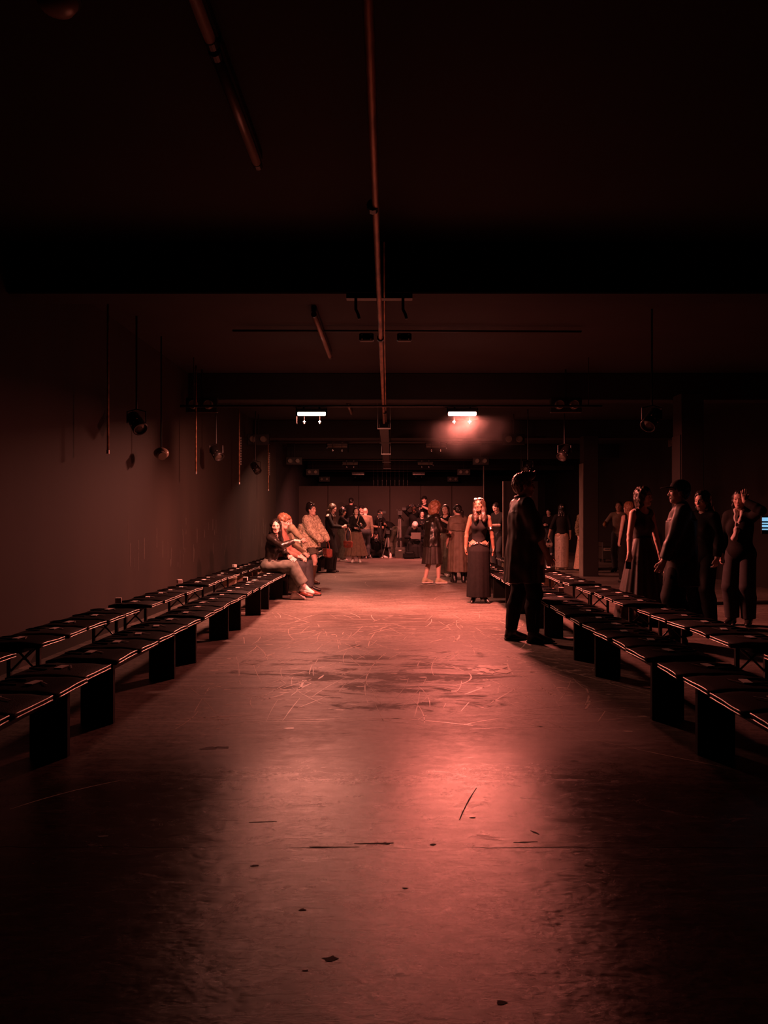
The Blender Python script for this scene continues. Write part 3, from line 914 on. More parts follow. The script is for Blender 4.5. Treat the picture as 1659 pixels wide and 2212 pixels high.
# floor: chalky scuffs, gouges and pits
def floor_marks():
    r = random.Random(11)
    s, p = MB(), MB()
    def ribbon(pts, w, b, z):
        vs, fs = [], []
        n = len(pts)
        for i, q in enumerate(pts):
            a, c = pts[max(i - 1, 0)], pts[min(i + 1, n - 1)]
            d = Vector((c[0] - a[0], c[1] - a[1], 0)).normalized()
            t = Vector((-d.y, d.x, 0)) * w * (0.35 + 0.65 * math.sin(math.pi * (i + 0.4) / n)) * r.uniform(0.6, 1.2)
            vs += [(q[0] - t.x, q[1] - t.y, z), (q[0] + t.x, q[1] + t.y, z)]
        fs = [(2 * i, 2 * i + 1, 2 * i + 3, 2 * i + 2) for i in range(n - 1)]
        b.add(vs, fs)
    def arc(x, y, L, ang, bend, w, b=s, z=0.0006, gaps=True):
        n = max(5, int(L / 0.08))
        pts = []
        for i in range(n + 1):
            pts.append((x, y))
            a = ang + bend * (i / n - 0.5)
            x += math.cos(a) * L / n
            y += math.sin(a) * L / n
        i = 0
        while i < n:
            k = r.randint(3, 9) if gaps else n
            ribbon(pts[i:i + k + 1], w, b, z) if len(pts[i:i + k + 1]) > 1 else None
            i += k + (r.randint(0, 2) if gaps else 0)
    for _ in range(26):
        arc(r.uniform(-1.5, 1.5), r.uniform(5.0, 9.0), r.uniform(0.15, 0.7), r.uniform(-0.4, 0.4) + (1.2 if r.random() < 0.5 else 0), r.uniform(-0.4, 0.4), r.uniform(0.006, 0.012))
    for _ in range(300):
        y = 4.8 + 5.6 * r.random() ** 1.2
        arc(r.uniform(-1.6, 1.7), y, r.uniform(0.12, 1.0), r.uniform(-0.5, 0.5) + (math.pi / 2 if r.random() < 0.45 else 0), r.uniform(-0.35, 0.35), r.uniform(0.0016, 0.0052))
    for _ in range(26):
        arc(r.uniform(-1.5, 1.6), r.uniform(10, 24), r.uniform(0.3, 1.6), r.uniform(-0.6, 0.6) + (math.pi / 2 if r.random() < 0.3 else 0), r.uniform(-0.5, 0.5), r.uniform(0.002, 0.0042))
    # the long drags seen beside the right bench row and the loops in the middle
    for x, y, L, a, bd, w in ((0.75, 8.1, 2.9, -1.05, 0.12, 0.004), (0.9, 7.9, 2.6, -1.12, -0.1, 0.003), (0.62, 8.6, 3.2, -1.0, 0.2, 0.0025), (1.05, 8.0, 2.2, -0.98, 0.1, 0.003),
                             (0.35, 7.0, 1.1, -1.5, -2.0, 0.004), (0.3, 6.9, 0.9, -2.6, 1.6, 0.0035), (-0.05, 7.6, 2.1, -1.62, 0.35, 0.003), (-0.5, 8.2, 1.6, -0.9, 0.6, 0.003),
                             (-0.9, 6.5, 0.7, 1.0, 0.4, 0.004), (-0.95, 5.6, 1.0, 1.2, 0.5, 0.005), (-0.55, 7.6, 0.55, 1.15, 0.0, 0.006), (0.7, 6.7, 1.2, 0.02, 0.05, 0.006),
                             (0.1, 8.3, 1.3, 0.35, 0.8, 0.003), (-1.35, 3.9, 1.6, -1.9, 1.25, 0.0018), (0.85, 5.0, 1.6, -0.75, 0.2, 0.002), (1.1, 5.4, 1.1, 1.9, 0.2, 0.003)):
        arc(x, y, L, a, bd, w * 1.9)
    for _ in range(160):
        x, y, q = r.uniform(-1.6, 1.7), r.uniform(4.7, 9.5), r.uniform(0.004, 0.018)
        n = 6
        s.add([(x + q * (1 + r.random()) * math.cos(6.283 * i / n) * 1.6, y + q * (0.5 + r.random()) * math.sin(6.283 * i / n), 0.0006) for i in range(n)], [tuple(range(n))])
    # the pale flaked patch by the right-hand loop
    for k in range(26):
        x, y, q = r.gauss(0.88, 0.10), r.gauss(6.75, 0.12), r.uniform(0.02, 0.06)
        s.add([(x + q * (0.6 + r.random()) * math.cos(6.283 * i / 9), y + q * (0.6 + r.random()) * math.sin(6.283 * i / 9) * 1.1, 0.0007 + 0.00012 * k) for i in range(9)], [tuple(range(9))])
    for x, y, L, a, w in ((0.42, 3.78, 0.42, -1.85, 0.0035), (0.50, 3.14, 0.10, 0.1, 0.006), (-0.15, 3.13, 0.16, 0.05, 0.006), (-0.33, 3.10, 0.2, 0.0, 0.004), (-0.62, 3.35, 0.12, 0.1, 0.005), (0.62, 3.22, 0.05, 2.2, 0.006)):
        arc(x, y, L, a, 0.1, w, p, 0.0006, False)
    for x, y, q in ((-1.05, 4.43, 0.05), (-0.98, 4.45, 0.04), (-0.93, 3.62, 0.03), (-0.18, 2.31, 0.022), (0.76, 2.93, 0.018), (0.78, 2.88, 0.014), (-0.52, 2.93, 0.016), (0.36, 3.4, 0.012),
                   (0.05, 2.75, 0.01), (-0.3, 2.6, 0.012), (0.3, 2.1, 0.014), (-0.25, 2.25, 0.008), (0.17, 3.12, 0.012), (-0.02, 3.13, 0.02), (0.95, 4.9, 0.02), (1.0, 4.2, 0.02), (-1.2, 3.2, 0.02)):
        p.add([(x + q * (0.5 + r.random()) * math.cos(6.283 * i / 9), y + q * (0.35 + 0.5 * r.random()) * math.sin(6.283 * i / 9), 0.0008) for i in range(9)], [tuple(range(9))])
    tag(s.build('scuff_marks', M['scuff'], floor), kind='stuff')
    tag(p.build('floor_pits', M['pit'], floor), kind='stuff')
floor_marks()

def wall_streaks():
    r, s = random.Random(4), MB()
    for _ in range(60):
        y, z, L = r.uniform(9.5, 21), r.uniform(0.55, 1.15), r.uniform(0.06, 0.3)
        s.box((X0, y, z), (X0 + 0.0015, y + r.uniform(0.01, 0.03), z + L))
    tag(s.build('drip_streaks', M['streak'], D.objects['wall_left']), kind='stuff')
wall_streaks()

# set wall behind the photographers
back = struct(box_obj('wall_back', (-3.5, 28.56, 0), (3.4, 28.66, 2.50), M['drape']))
for i in range(6):
    a = -3.5 + i * 1.15
    box_obj('panel', (a + 0.008, 28.50, 0.02), (a + 1.142, 28.56, 2.56), M['panel'], back, c=0.006)
for x in (-3.5, 3.42):
    o = MB().tube((x, 28.45, 0), (x, 28.45, 3.3), 0.022).build('upright_pole', M['strip'])
    tag(o, 'thin grey upright pole at the %s end of the dark set wall' % ('left' if x < 0 else 'right'), 'pole')
o = box_obj('riser', (-2.0, 27.62, 0), (2.0, 28.35, 0.35), M['drape'], c=0.01)
tag(o, 'low black riser along the foot of the set wall', 'platform')
r_ = empty('black_flat', (2.78, 19.0, 0), 0, 'tall black flat with a grey edge standing behind the right benches', 'screen panel')
box_obj('board', (0, 0, 0), (0.85, 0.06, 2.26), M['wallblack'], r_, c=0.004)
box_obj('edge_strip', (-0.022, -0.004, 0.02), (0.0, 0.05, 2.26), M['strip'], r_)
box_obj('foot_brace', (0.1, 0.06, 0), (0.2, 0.6, 0.04), M['black'], r_)
s = MB()
for i in range(9):
    for k in range(5):
        s.ell((-0.68 + i * 0.165, 30.0, 2.62 + k * 0.055), (0.011, 0.011, 0.018), None, 6, 4)
    s.tube((-0.68 + i * 0.165, 30.0, 2.62), (-0.68 + i * 0.165, 30.0, ZC), 0.003, None, 4)
tag(s.build('bead_strands', M['galv']), 'short hanging strands of pale beads above the set wall', 'bead curtain', kind='stuff')

# ------------------------------------------------------------------ overhead: pipes, lamps, tubes
pz = 3.19
t = empty('ceiling_pipe', (0, 0, 0), 0, 'long rusty sprinkler pipe running down the middle of the ceiling', 'pipe')
MB().path([(-0.055, -1.9, pz), (-0.09, 4, pz), (-0.11, 8, pz), (-0.14, 14.9, pz)], 0.022, 12).build('pipe_run', M['pipe'], t, True)
MB().path([(-0.048, 5.2, pz + 0.01), (-0.07, 8.0, pz + 0.01), (-0.10, 14.9, pz + 0.02)], 0.008, 8).build('side_cable', M['pipe'], t, True)
for y in (4.6, 7.95, 13.4):
    b = MB().tube((-0.11, y - 0.03, pz), (-0.11, y + 0.03, pz), 0.036, None, 12)
    b.tube((-0.11, y, pz), (-0.11, y, ZC), 0.006, None, 6)
    b.build('pipe_clamp', M['steel'], t)
    if 7 < y < 9:
        for x in (-0.33, 0.06):
            b = MB().box((x, y - 0.04, pz - 0.03), (x + 0.15, y + 0.04, pz + 0.05), c=0.01)
            b.build('clamp_plate', M['steel'], t)
            for dx in (0.03, 0.12):
                for dz in (-0.012, 0.03):
                    MB().ell((x + dx, y - 0.045, pz + dz), (0.008, 0.006, 0.008), None, 6, 4).build('bolt_head', M['galv'], t)
t = empty('beam_bracket', (-0.1, 6.52, 0), 0, 'black bracket with two hanging hooks on the nearest ceiling beam', 'bracket')
MB().box((-0.28, -0.02, 3.19), (0.28, 0.06, 3.235)).build('bar', M['steel'], t)
for x in (-0.2, 0.2):
    MB().path([(x, 0, 3.2), (x, 0, 3.1), (x + 0.02, 0, 3.06), (x + 0.03, 0, 3.02)], 0.014, 6).build('hook', M['steel'], t, True)
t = empty('cable_tray', (-0.14, 14.95, 0), 0, 'dark cable tray continuing from the end of the rusty pipe', 'cable tray')
b = MB().box((-0.09, 0, 3.10), (0.09, 12.5, 3.11))
b.box((-0.09, 0, 3.11), (-0.08, 12.5, 3.17)).box((0.08, 0, 3.11), (0.09, 12.5, 3.17))
b.build('tray', M['conduit'], t)
for i, y in enumerate((0.05, 2.9, 5.9, 8.9, 11.9)):
    b = MB().tube((-0.12, y, 3.10), (-0.12, y, ZC), 0.006, None, 5).tube((0.12, y, 3.10), (0.12, y, ZC), 0.006, None, 5).box((-0.13, y - 0.02, 3.08), (0.13, y + 0.02, 3.10))
    b.build('hanger', M['galv'] if i in (0, 2) else M['conduit'], t)
for y, x0, x1, z, lab in ((9.45, -1.95, 2.35, 3.64, 'nearest thin conduit running across the ceiling between two beams'),
                          (13.75, -0.98, 0.95, 3.58, 'short thin conduit across the ceiling just beyond the second beam')):
    tag(MB().tube((x0, y, z), (x1, y + 0.05, z), 0.014, None, 8).build('ceiling_conduit', M['conduit'], None, True), lab, 'conduit')

def fluorescent(y0, y1, lab):
    t = empty('fluorescent_tube', (-0.86, y0, 3.60), 0, lab, 'ceiling light', 'unlit tubes left of the pipe')
    L = y1 - y0
    MB().tube((0, 0.05, 0), (0, L - 0.05, 0), 0.028, None, 14).build('tube', M['tube'], t, True)
    MB().box((-0.03, 0, 0.035), (0.03, L, 0.098), c=0.006).build('batten', M['beam'], t)
    for y in (0.0, L - 0.05):
        MB().tube((0, y, 0), (0, y + 0.05, 0), 0.031, None, 14).build('end_cap', M['conduit'], t)
fluorescent(2.30, 3.70, 'unlit brown fluorescent tube at the top edge, nearest the camera')
fluorescent(3.74, 4.96, 'unlit fluorescent tube whose far end hangs free over the left side')
fluorescent(8.55, 10.82, 'long unlit fluorescent tube between the first and second beam')
fluorescent(15.1, 16.6, 'short far unlit fluorescent tube beyond the second beam')
t = empty('smoke_detector', (-1.52, 3.50, ZC), 0, 'small pale dome on the ceiling in the upper left corner', 'detector')
MB().lathe([(0.09, 0.0), (0.09, -0.03), (0.07, -0.06), (0.03, -0.075)], n=20).build('dome', M['tube'], t, True)
MB().lathe([(0.105, 0.0), (0.105, -0.012), (0.09, -0.014)], n=20).build('base_plate', M['beam'], t)

def light_row(y, k):
    z = 2.90 if k == 0 else 3.145
    t = tag(MB().tube((-3.1, y, z + 0.085), (3.1, y, z + 0.085), 0.018, None, 8).build('lighting_pipe', M['conduit'], None, True),
            '%s black lighting pipe across the runway, from the camera' % ('nearest', 'second', 'third', 'farthest')[k], 'pipe')
    for x in (-2.9, 2.9):
        MB().tube((x, y, z + 0.1), (x, y, ZC), 0.008, None, 6).build('drop_rod', M['conduit'], t)
    for side, x in (('left', -1.17), ('right', 1.045)) if k == 0 else (('left', -1.32), ('right', 1.10)):
        w = 0.215 if k == 0 else 0.255
        face = 1 if k else -1                       # the nearest row looks back down the runway, the others at the far end
        lit = (k, side) in LAMPS
        lab = ('glowing pink-red light bar over the right side of the runway' if side == 'right' else 'glowing white light bar over the left side of the runway') if k == 0 else \
            'light bar seen from behind on the %s pipe, %s of the middle' % (('', 'second', 'third', 'farthest')[k], side)
        o = empty('light_bar', (x, y, z), 0 if face < 0 else math.pi, lab, 'stage light', 'light bars above the runway')
        tilt = Matrix.Rotation(math.radians(-TILT[side][k]), 3, 'X')
        MB().box((-w, -0.045, -0.002), (w, 0.045, 0.05), tilt, 0.006).build('housing', M['cambody'], o)
        nv = tilt @ Vector((0, 0, -1))
        pc = Vector((0, 0, 0.024)) + nv * 0.0525
        lb = MB().box((-w + 0.01, -0.036, -0.027), (w - 0.01, 0.036, 0.027), tilt, 0.008)
        lb.v = [tuple(Vector(q) + pc) for q in lb.v]
        lb.build('diffuser', M[('redlens' if side == 'right' else 'whitelens') if k == 0 else 'lens'], o)
        for sx in (-1, 1):
            MB().box((sx * (w + 0.006) - 0.004, -0.06, -FLAPS[side][sx > 0]), (sx * (w + 0.006) + 0.004, 0.06, 0.05)).build('added_flap', M['flap'], o)  # plates added to keep the beam off the upper walls
        for dx in (-0.115, 0.115):
            MB().tube((dx, 0.07, 0.03), (dx, 0.07, -0.13), 0.004, None, 6).build('yoke_rod', M['flap'], o)
            MB().tube((dx, 0.07, -0.115), (dx, 0.07, -0.165), 0.009, None, 8).tube((dx - 0.018, 0.07, -0.14), (dx + 0.018, 0.07, -0.14), 0.007, None, 6).build('yoke_bolt', M['chrome'], o)
            MB().box((dx - 0.012, -0.012, 0.045), (dx + 0.012, 0.012, 0.068)).build('pipe_clamp', M['steel'], o)
        MB().path([(-w, 0, 0.06), (-0.4, 0, 0.10), (-0.7, 0, 0.10)], 0.006, 6).build('power_cable', M['cambody'], o, True)
        if lit:
            la = D.lights.new('light_bar_beam', 'AREA')
            la.shape = 'RECTANGLE'
            la.size, la.size_y = 2 * w - 0.02, 0.07
            la.energy, la.color, sp = LAMPS[(k, side)]
            la.spread = math.radians(sp)
            lo = D.objects.new('light_bar_beam', la)
            COL.objects.link(lo)
            lo.parent = o
            lo.location = pc + nv * 0.032
            lo.rotation_euler = tilt.to_euler()
for k in range(4):
    light_row((11.3, 18.9, 24.8, 30.7)[k], k)

def twin_lamp(x, y, lab, bright):
    t = empty('twin_lamp', (x, y, 3.13), 0, lab, 'stage light', 'twin round lamps along the walls')
    MB().box((-0.25, 0.06, -0.12), (0.25, 0.14, 0.12), c=0.01).build('housing', M['cambody'], t)
    MB().tube((0, 0.1, 0.12), (0, 0.1, ZC - 3.13), 0.014, None, 8).build('hanger', M['steel'], t)
    for s in (-1, 1):
        MB().lathe([(0.072, 0.065), (0.072, -0.02), (0.062, -0.03), (0.058, -0.01)], (0.1175 * s, 0, 0), (0, 1, 0), 18).build('lamp_ring', M['lensring'], t)
        o = MB().lathe([(0.060, 0.0), (0.045, 0.03), (0.012, 0.045)], (0.1175 * s, 0, 0), (0, 1, 0), 18).build('reflector', M['chrome'] if bright else M['lens'], t, True)
        MB().ell((0.1175 * s, 0.012, 0), (0.014, 0.014, 0.014), None, 8, 6).build('bulb', M['galv'], t, True)
o5 = ('nearest', 'second', 'third', 'fourth', 'farthest')
for i, y in enumerate((12.1, 17.3, 23.7, 29.3, 34.5)):
    twin_lamp(-3.0, y, 'black twin round lamp on the left, %s from the camera' % o5[i], i in (2,))
    twin_lamp(2.77, y, 'black twin round lamp on the right, %s from the camera' % o5[i], i in (2,))

def spot(x, y, lab):
    sg = 1 if x < 0 else -1
    t = empty('spotlight', (x, y, 2.45), 0, lab, 'stage light', 'small spotlights on the side drop pipes')
    d = Vector((0.55 * sg, -0.45, -0.7)).normalized()
    MB().lathe([(0.05, -0.14), (0.075, -0.12), (0.085, 0.05), (0.09, 0.12), (0.075, 0.12), (0.07, 0.09)], (0, 0, 0), d, 16).build('can', M['cambody'], t, True)
    MB().lathe([(0.07, 0.09), (0.03, 0.10)], (0, 0, 0), d, 16).build('lens', M['lens'], t)
    u = Vector((-0.62 * sg * -1, 0, 0.78)).normalized()
    for q in (-1, 0, 1):
        MB().ell(Vector((0, -0.09, 0)) + u * 0.05 * q, (0.009, 0.009, 0.009), None, 6, 5).build('led_bead', M['chrome'], t, True)  # chrome beads standing in for a row of three small LEDs
    MB().path([(-0.11, 0, 0), (-0.11, 0, 0.13), (0, 0, 0.16), (0.11, 0, 0.13), (0.11, 0, 0)], 0.008, 6).tube((0, 0, 0.16), (0, 0, ZC - 2.45), 0.012, None, 8).build('yoke', M['steel'], t)
for i, (yl, yr) in enumerate(((9.0, 8.7), (13.1, 13.1), (16.9, 16.6))):
    spot(-2.98, yl, 'small black spotlight high on the left, %s from the camera' % o5[i])
    spot(2.95, yr, 'small black spotlight high on the right, %s from the camera' % o5[i])
for i, y in enumerate((8.2, 11.9, 15.3, 18.9)):
    t = empty('drop_pipe', (-3.02, y, 0), 0, 'thin pipe hanging down the left wall, %s from the camera' % o5[i], 'pipe', 'drop pipes on the left wall')
    MB().tube((0, 0, 2.03), (0, 0, ZC), 0.013, None, 8).build('pipe', M['pipe'], t, True)
    MB().tube((0, 0, 2.02), (0, 0, 2.06), 0.017, None, 8).build('end_cap', M['galv'], t)
    if i in (2, 3):
        c = MB()
        for k in range(22):
            rr = Matrix.Rotation(math.radians(90 * (k % 2)), 3, 'Z')
            c.add([rr @ Vector((0.012 * math.cos(a), 0, 0.020 * math.sin(a))) + Vector((0.03, 0, 2.42 + k * 0.026)) for a in (0, 1.05, 2.09, 3.14, 4.19, 5.24)], [(0, 1, 2, 3, 4, 5)])
        c.build('chain', M['galv'], t)
t = empty('hanging_floodlight', (-2.99, 10.0, 2.18), 0, 'dim rounded floodlight with a pale housing on the left wall', 'stage light')
MB().ell((0, 0, 0), (0.10, 0.08, 0.075), None, 14, 10).build('housing', M['tube'], t, True)
MB().tube((0.02, -0.07, -0.02), (0.05, -0.11, -0.05), 0.05, 0.055, 14).build('shade', M['lensring'], t)
MB().tube((0, 0, 0.06), (0, 0, ZC - 2.18), 0.01, None, 6).build('hanger', M['steel'], t)
t = empty('wall_vent', (X1 - 0.03, 18.6, 3.2), 0, 'louvred air vent high on the dark right wall', 'vent')
MB().box((0, 0, 0), (0.03, 0.05, 0.42)).box((0, 1.25, 0), (0.03, 1.3, 0.42)).box((0, 0.05, 0), (0.03, 1.25, 0.03)).box((0, 0.05, 0.39), (0.03, 1.25, 0.42)).build('frame', M['strip'], t)
for k in range(9):
    MB().box((0.004, 0.05, 0.04 + k * 0.039), (0.010, 1.25, 0.07 + k * 0.039)).build('slat', M['strip'], t)
t = empty('exit_sign', (3.05, 18.9, 2.31), 0, 'green emergency exit sign behind the head of the man in black', 'sign')
MB().box((-0.01, 0, 0.0), (0.30, 0.03, 0.13), c=0.005).build('housing', M['cambody'], t)
MB().box((0.005, -0.004, 0.012), (0.285, 0.0, 0.118)).build('sign_face', M['exit'], t)
MB().tube((0.15, 0.015, 0.13), (0.15, 0.015, ZC - 2.31), 0.008, None, 6).build('hanger', M['steel'], t)

# ------------------------------------------------------------------ haze in the air
def haze(name, lo, hi, dens, noise, label, col=(1, 1, 1)):
    m = D.materials.new(name)
    m.use_nodes = True
    nt = m.node_tree
    nt.nodes.remove(nt.nodes['Principled BSDF'])
    v = nt.nodes.new('ShaderNodeVolumeScatter')
    v.inputs['Density'].default_value = dens
    v.inputs['Anisotropy'].default_value = 0.35
    v.inputs['Color'].default_value = col + (1,)
    nt.links.new(v.outputs[0], nt.nodes['Material Output'].inputs['Volume'])
    if noise:
        tc = nt.nodes.new('ShaderNodeTexCoord')
        n = nt.nodes.new('ShaderNodeTexNoise')
        n.inputs['Scale'].default_value = noise
        n.inputs['Detail'].default_value = 5
        nt.links.new(tc.outputs['Object'], n.inputs['Vector'])
        g = nt.nodes.new('ShaderNodeTexGradient')
        g.gradient_type = 'QUADRATIC_SPHERE'
        mp = nt.nodes.new('ShaderNodeMapping')
        mp.inputs['Scale'].default_value = tuple(2 / (b - a) for a, b in zip(lo, hi))
        nt.links.new(tc.outputs['Object'], mp.inputs['Vector'])
        nt.links.new(mp.outputs['Vector'], g.inputs['Vector'])
        r = nt.nodes.new('ShaderNodeValToRGB')
        r.color_ramp.elements[0].position = 0.40
        r.color_ramp.elements[1].position = 0.72
        nt.links.new(n.outputs['Fac'], r.inputs['Fac'])
        a = nt.nodes.new('ShaderNodeMath')
        a.operation = 'MULTIPLY'
        nt.links.new(r.outputs['Color'], a.inputs[0])
        nt.links.new(g.outputs['Fac'], a.inputs[1])
        c = nt.nodes.new('ShaderNodeMath')
        c.operation = 'MULTIPLY'
        c.inputs[1].default_value = dens
        nt.links.new(a.outputs[0], c.inputs[0])
        nt.links.new(c.outputs[0], v.inputs['Density'])
    mid = (Vector(lo) + Vector(hi)) / 2
    o = MB().box(Vector(lo) - mid, Vector(hi) - mid).build(name, m)
    o.location = mid
    return tag(o, label, 'haze', kind='stuff')
HAZE = True
if HAZE:
    # haze('haze', (X0 + 0.02, 0.6, 0.02), (X1 - 0.02, 28.3, 3.24), 0.0035, 0, 'thin stage haze hanging in the whole hall')
    haze('smoke', (0.10, 10.5, 2.15), (2.1, 12.2, 3.22), 0.10, 2.6, 'pink wisp of smoke drifting under the red light bar')

# ------------------------------------------------------------------ benches with a bag and a card on each seat
def front_bench():
    t = empty('bench')
    MB().box((-0.12, -1.0, 0.395), (0.12, 1.0, 0.43), c=0.004).build('seat_board', M['black'], t)
    for y in (-0.72, 0.68):
        MB().box((-0.105, y, 0), (0.105, y + 0.04, 0.395), c=0.003).build('leg', M['legply'], t)
    MB().box((-0.015, -0.68, 0.30), (0.015, 0.68, 0.395)).build('stretcher', M['black'], t)
    return t
def beer_bench():
    t = empty('bench')
    n, w, L, r = 5, 0.125, 1.1, 0.05
    pts = [(sx * (w - r) + r * math.cos(a), sy * (L - r) + r * math.sin(a)) for sx, sy, a0 in ((1, 1, 0), (-1, 1, 90), (-1, -1, 180), (1, -1, 270))
           for a in (math.radians(a0 + 90 * i / (n - 1)) for i in range(n))]
    k = len(pts)
    MB().add([(x, y, 0.405) for x, y in pts] + [(x, y, 0.43) for x, y in pts],
             [tuple(range(k - 1, -1, -1)), tuple(range(k, 2 * k))] + [(i, (i + 1) % k, k + (i + 1) % k, k + i) for i in range(k)]).build('seat_board', M['black'], t)
    for y in (-0.79, 0.79):
        for s in (-1, 1):
            MB().box((s * 0.105 - 0.014, y - 0.014, 0), (s * 0.105 + 0.014, y + 0.014, 0.405)).build('leg', M['steel'], t)
            MB().tube((s * 0.1, y, 0.22), (-s * 0.075, y + 0.012 * s, 0.395), 0.008, None, 6).build('brace', M['steel'], t)
        MB().tube((-0.1, y, 0.14), (0.1, y, 0.14), 0.006, None, 6).build('crossbar', M['steel'], t)
        MB().tube((0, y, 0.31), (0, y * 0.55, 0.40), 0.007, None, 6).build('stay', M['steel'], t)
    return t
def timber_bench():
    t = empty('bench')
    MB().box((-0.13, -1.1, 0.355), (0.13, 1.1, 0.43), c=0.006).build('plank', M['plank'], t)
    for y in (-0.95, -0.25, 0.45, 1.0):
        MB().box((-0.11, y - 0.05, 0), (0.11, y + 0.05, 0.355), c=0.004).build('support_block', M['timber'], t)
    return t

def bag_proto(v):
    r = random.Random(30 + v)
    hx, hy, th = 0.215, 0.192, 0.034
    n = 9
    b = MB()
    def z(i, j):
        x, y = -1 + 2 * i / (n - 1), -1 + 2 * j / (n - 1)
        sag = -0.016 * max(0, abs(x) - 0.5) ** 1.3 * 2
        return max(sag, -0.010) + 0.002 * math.sin(3 * x + v) * math.sin(2.4 * y + 2 * v), 0.007 * (1 - x ** 4) * (1 - y ** 4) + 0.0022 * math.sin(7 * x + 3 * v + 3 * y)
    vs = []
    for i in range(n):
        for j in range(n):
            x, y = (-1 + 2 * i / (n - 1)) * hx, (-1 + 2 * j / (n - 1)) * hy
            s, p = z(i, j)
            vs.append((x, y, th + s + p))
    for i in range(n):
        for j in range(n):
            x, y = (-1 + 2 * i / (n - 1)) * hx, (-1 + 2 * j / (n - 1)) * hy
            vs.append((x, y, 0.0))
    fs, m = [], n * n
    for i in range(n - 1):
        for j in range(n - 1):
            a = i * n + j
            fs += [(a, a + n, a + n + 1, a + 1), (m + a, m + a + 1, m + a + n + 1, m + a + n)]
    edge = [j for j in range(n)] + [i * n + n - 1 for i in range(1, n)] + [(n - 1) * n + j for j in range(n - 2, -1, -1)] + [i * n for i in range(n - 2, 0, -1)]
    for q in range(len(edge)):
        a, c = edge[q], edge[(q + 1) % len(edge)]
        fs.append((a, c, m + c, m + a))
    b.add(vs, fs)
    o = b.build('tote_bag', M['bag2' if v == 1 else 'bag'], None, True)
    for dz in (th + 0.001, 0.002):
        pts = []
        for j in range(n):
            y = -1 + 2 * j / (n - 1)
            s, p = z(n - 1, j)
            pts.append((hx + 0.002 + r.uniform(-0.0015, 0.0015), y * hy * 0.97, dz + (s + p * 0.6 if dz > 0.01 else 0.004) + 0.0015 * math.sin(2.2 * y + v) * (1 if dz > 0.01 else 0.5)))
        MB().path(pts, 0.0034, 5).build('piping', M['piping'], o, True)
    MB().path([(-0.05, -0.05, th + 0.010), (-0.12, -0.055, th + 0.011), (-0.165, -0.02, th + 0.010), (-0.165, 0.03, th + 0.010), (-0.12, 0.06, th + 0.011), (-0.05, 0.055, th + 0.010)], 0.006, 5).build('handle', M['bag'], o, True)
    return o

def card_proto(v):
    o = MB().box((-0.022, -0.045, 0), (0.022, 0.045, 0.004)).build('card', M['card'])
    MB().box((0.05, -0.05, 0.0005), (0.057, 0.06, 0.003), Matrix.Rotation(0.5 + 0.2 * v, 3, 'Z')).build('ribbon', M['ribbon'], o)
    return o

ORD = lambda n: '%d%s' % (n, {1: 'st', 2: 'nd', 3: 'rd'}.get(n % 10 if n % 100 not in (11, 12, 13) else 0, 'th'))
bags = [bag_proto(v) for v in range(4)]
cards = [card_proto(v) for v in range(3)]
used = set()
def place(proto, loc, rz, label, cat, group):
    o = proto if proto.name not in used else copy_tree(proto)
    used.add(proto.name)
    o.location, o.rotation_euler = loc, (0, 0, rz)
    return tag(o, label, cat, group)

protos = dict(front=front_bench(), beer=beer_bench(), timber=timber_bench())
def bench_row(side, row, x, centres, kind_of, skip=()):
    n = 0
    for i, yc in enumerate(centres):
        kind = kind_of(i)
        what = dict(front='black panel-legged bench', beer='black folding bench with crossed steel braces', timber='olive plank bench on pale timber blocks')[kind]
        place(protos[kind], (x, yc, 0), 0, '%s, %s from the camera in the %s %s row' % (what, ORD(i + 1), side, row), 'bench', 'benches of the %s %s row' % (side, row))
        half = 1.0 if kind == 'front' else 1.06
        for k in range(5):
            y = yc - half + half * 2 * (k + 0.5) / 5
            if any(a < y < b for a, b in skip):
                continue
            if y < 1.9:
                continue
            n += 1
            rz = (0 if side == 'left' else math.pi) + RND.uniform(-0.05, 0.05)
            bx = x + (0.02 if side == 'left' else -0.02) + RND.uniform(-0.015, 0.015)
            place(bags[RND.randrange(4)], (bx, y, 0.4315), rz, 'flat black tote bag, %s from the camera along the %s %s row' % (ORD(n), side, row), 'bag', 'tote bags on the %s %s row' % (side, row))
            place(cards[RND.randrange(3)], (bx + RND.uniform(-0.03, 0.03), y + RND.uniform(-0.03, 0.03), 0.4775), RND.uniform(-0.25, 0.25) + (0 if side == 'left' else math.pi),
                  'small white card with ribbon on the %s bag of the %s %s row' % (ORD(n), side, row), 'card', 'cards on the %s %s row' % (side, row))
bench_row('left', 'front', -1.90, [3.58 + 2.1 * i for i in range(10)], lambda i: 'front', skip=((12.35, 14.45),))
bench_row('right', 'front', 1.82, [3.62 + 2.15 * i for i in range(8)], lambda i: 'front')
bench_row('left', 'back', -2.65, [3.92 + 2.42 * i for i in range(8)], lambda i: 'beer' if i < 4 else 'timber')
bench_row('right', 'back', 2.60, [3.86 + 2.48 * i for i in range(6)], lambda i: 'beer' if i < 4 else 'timber')
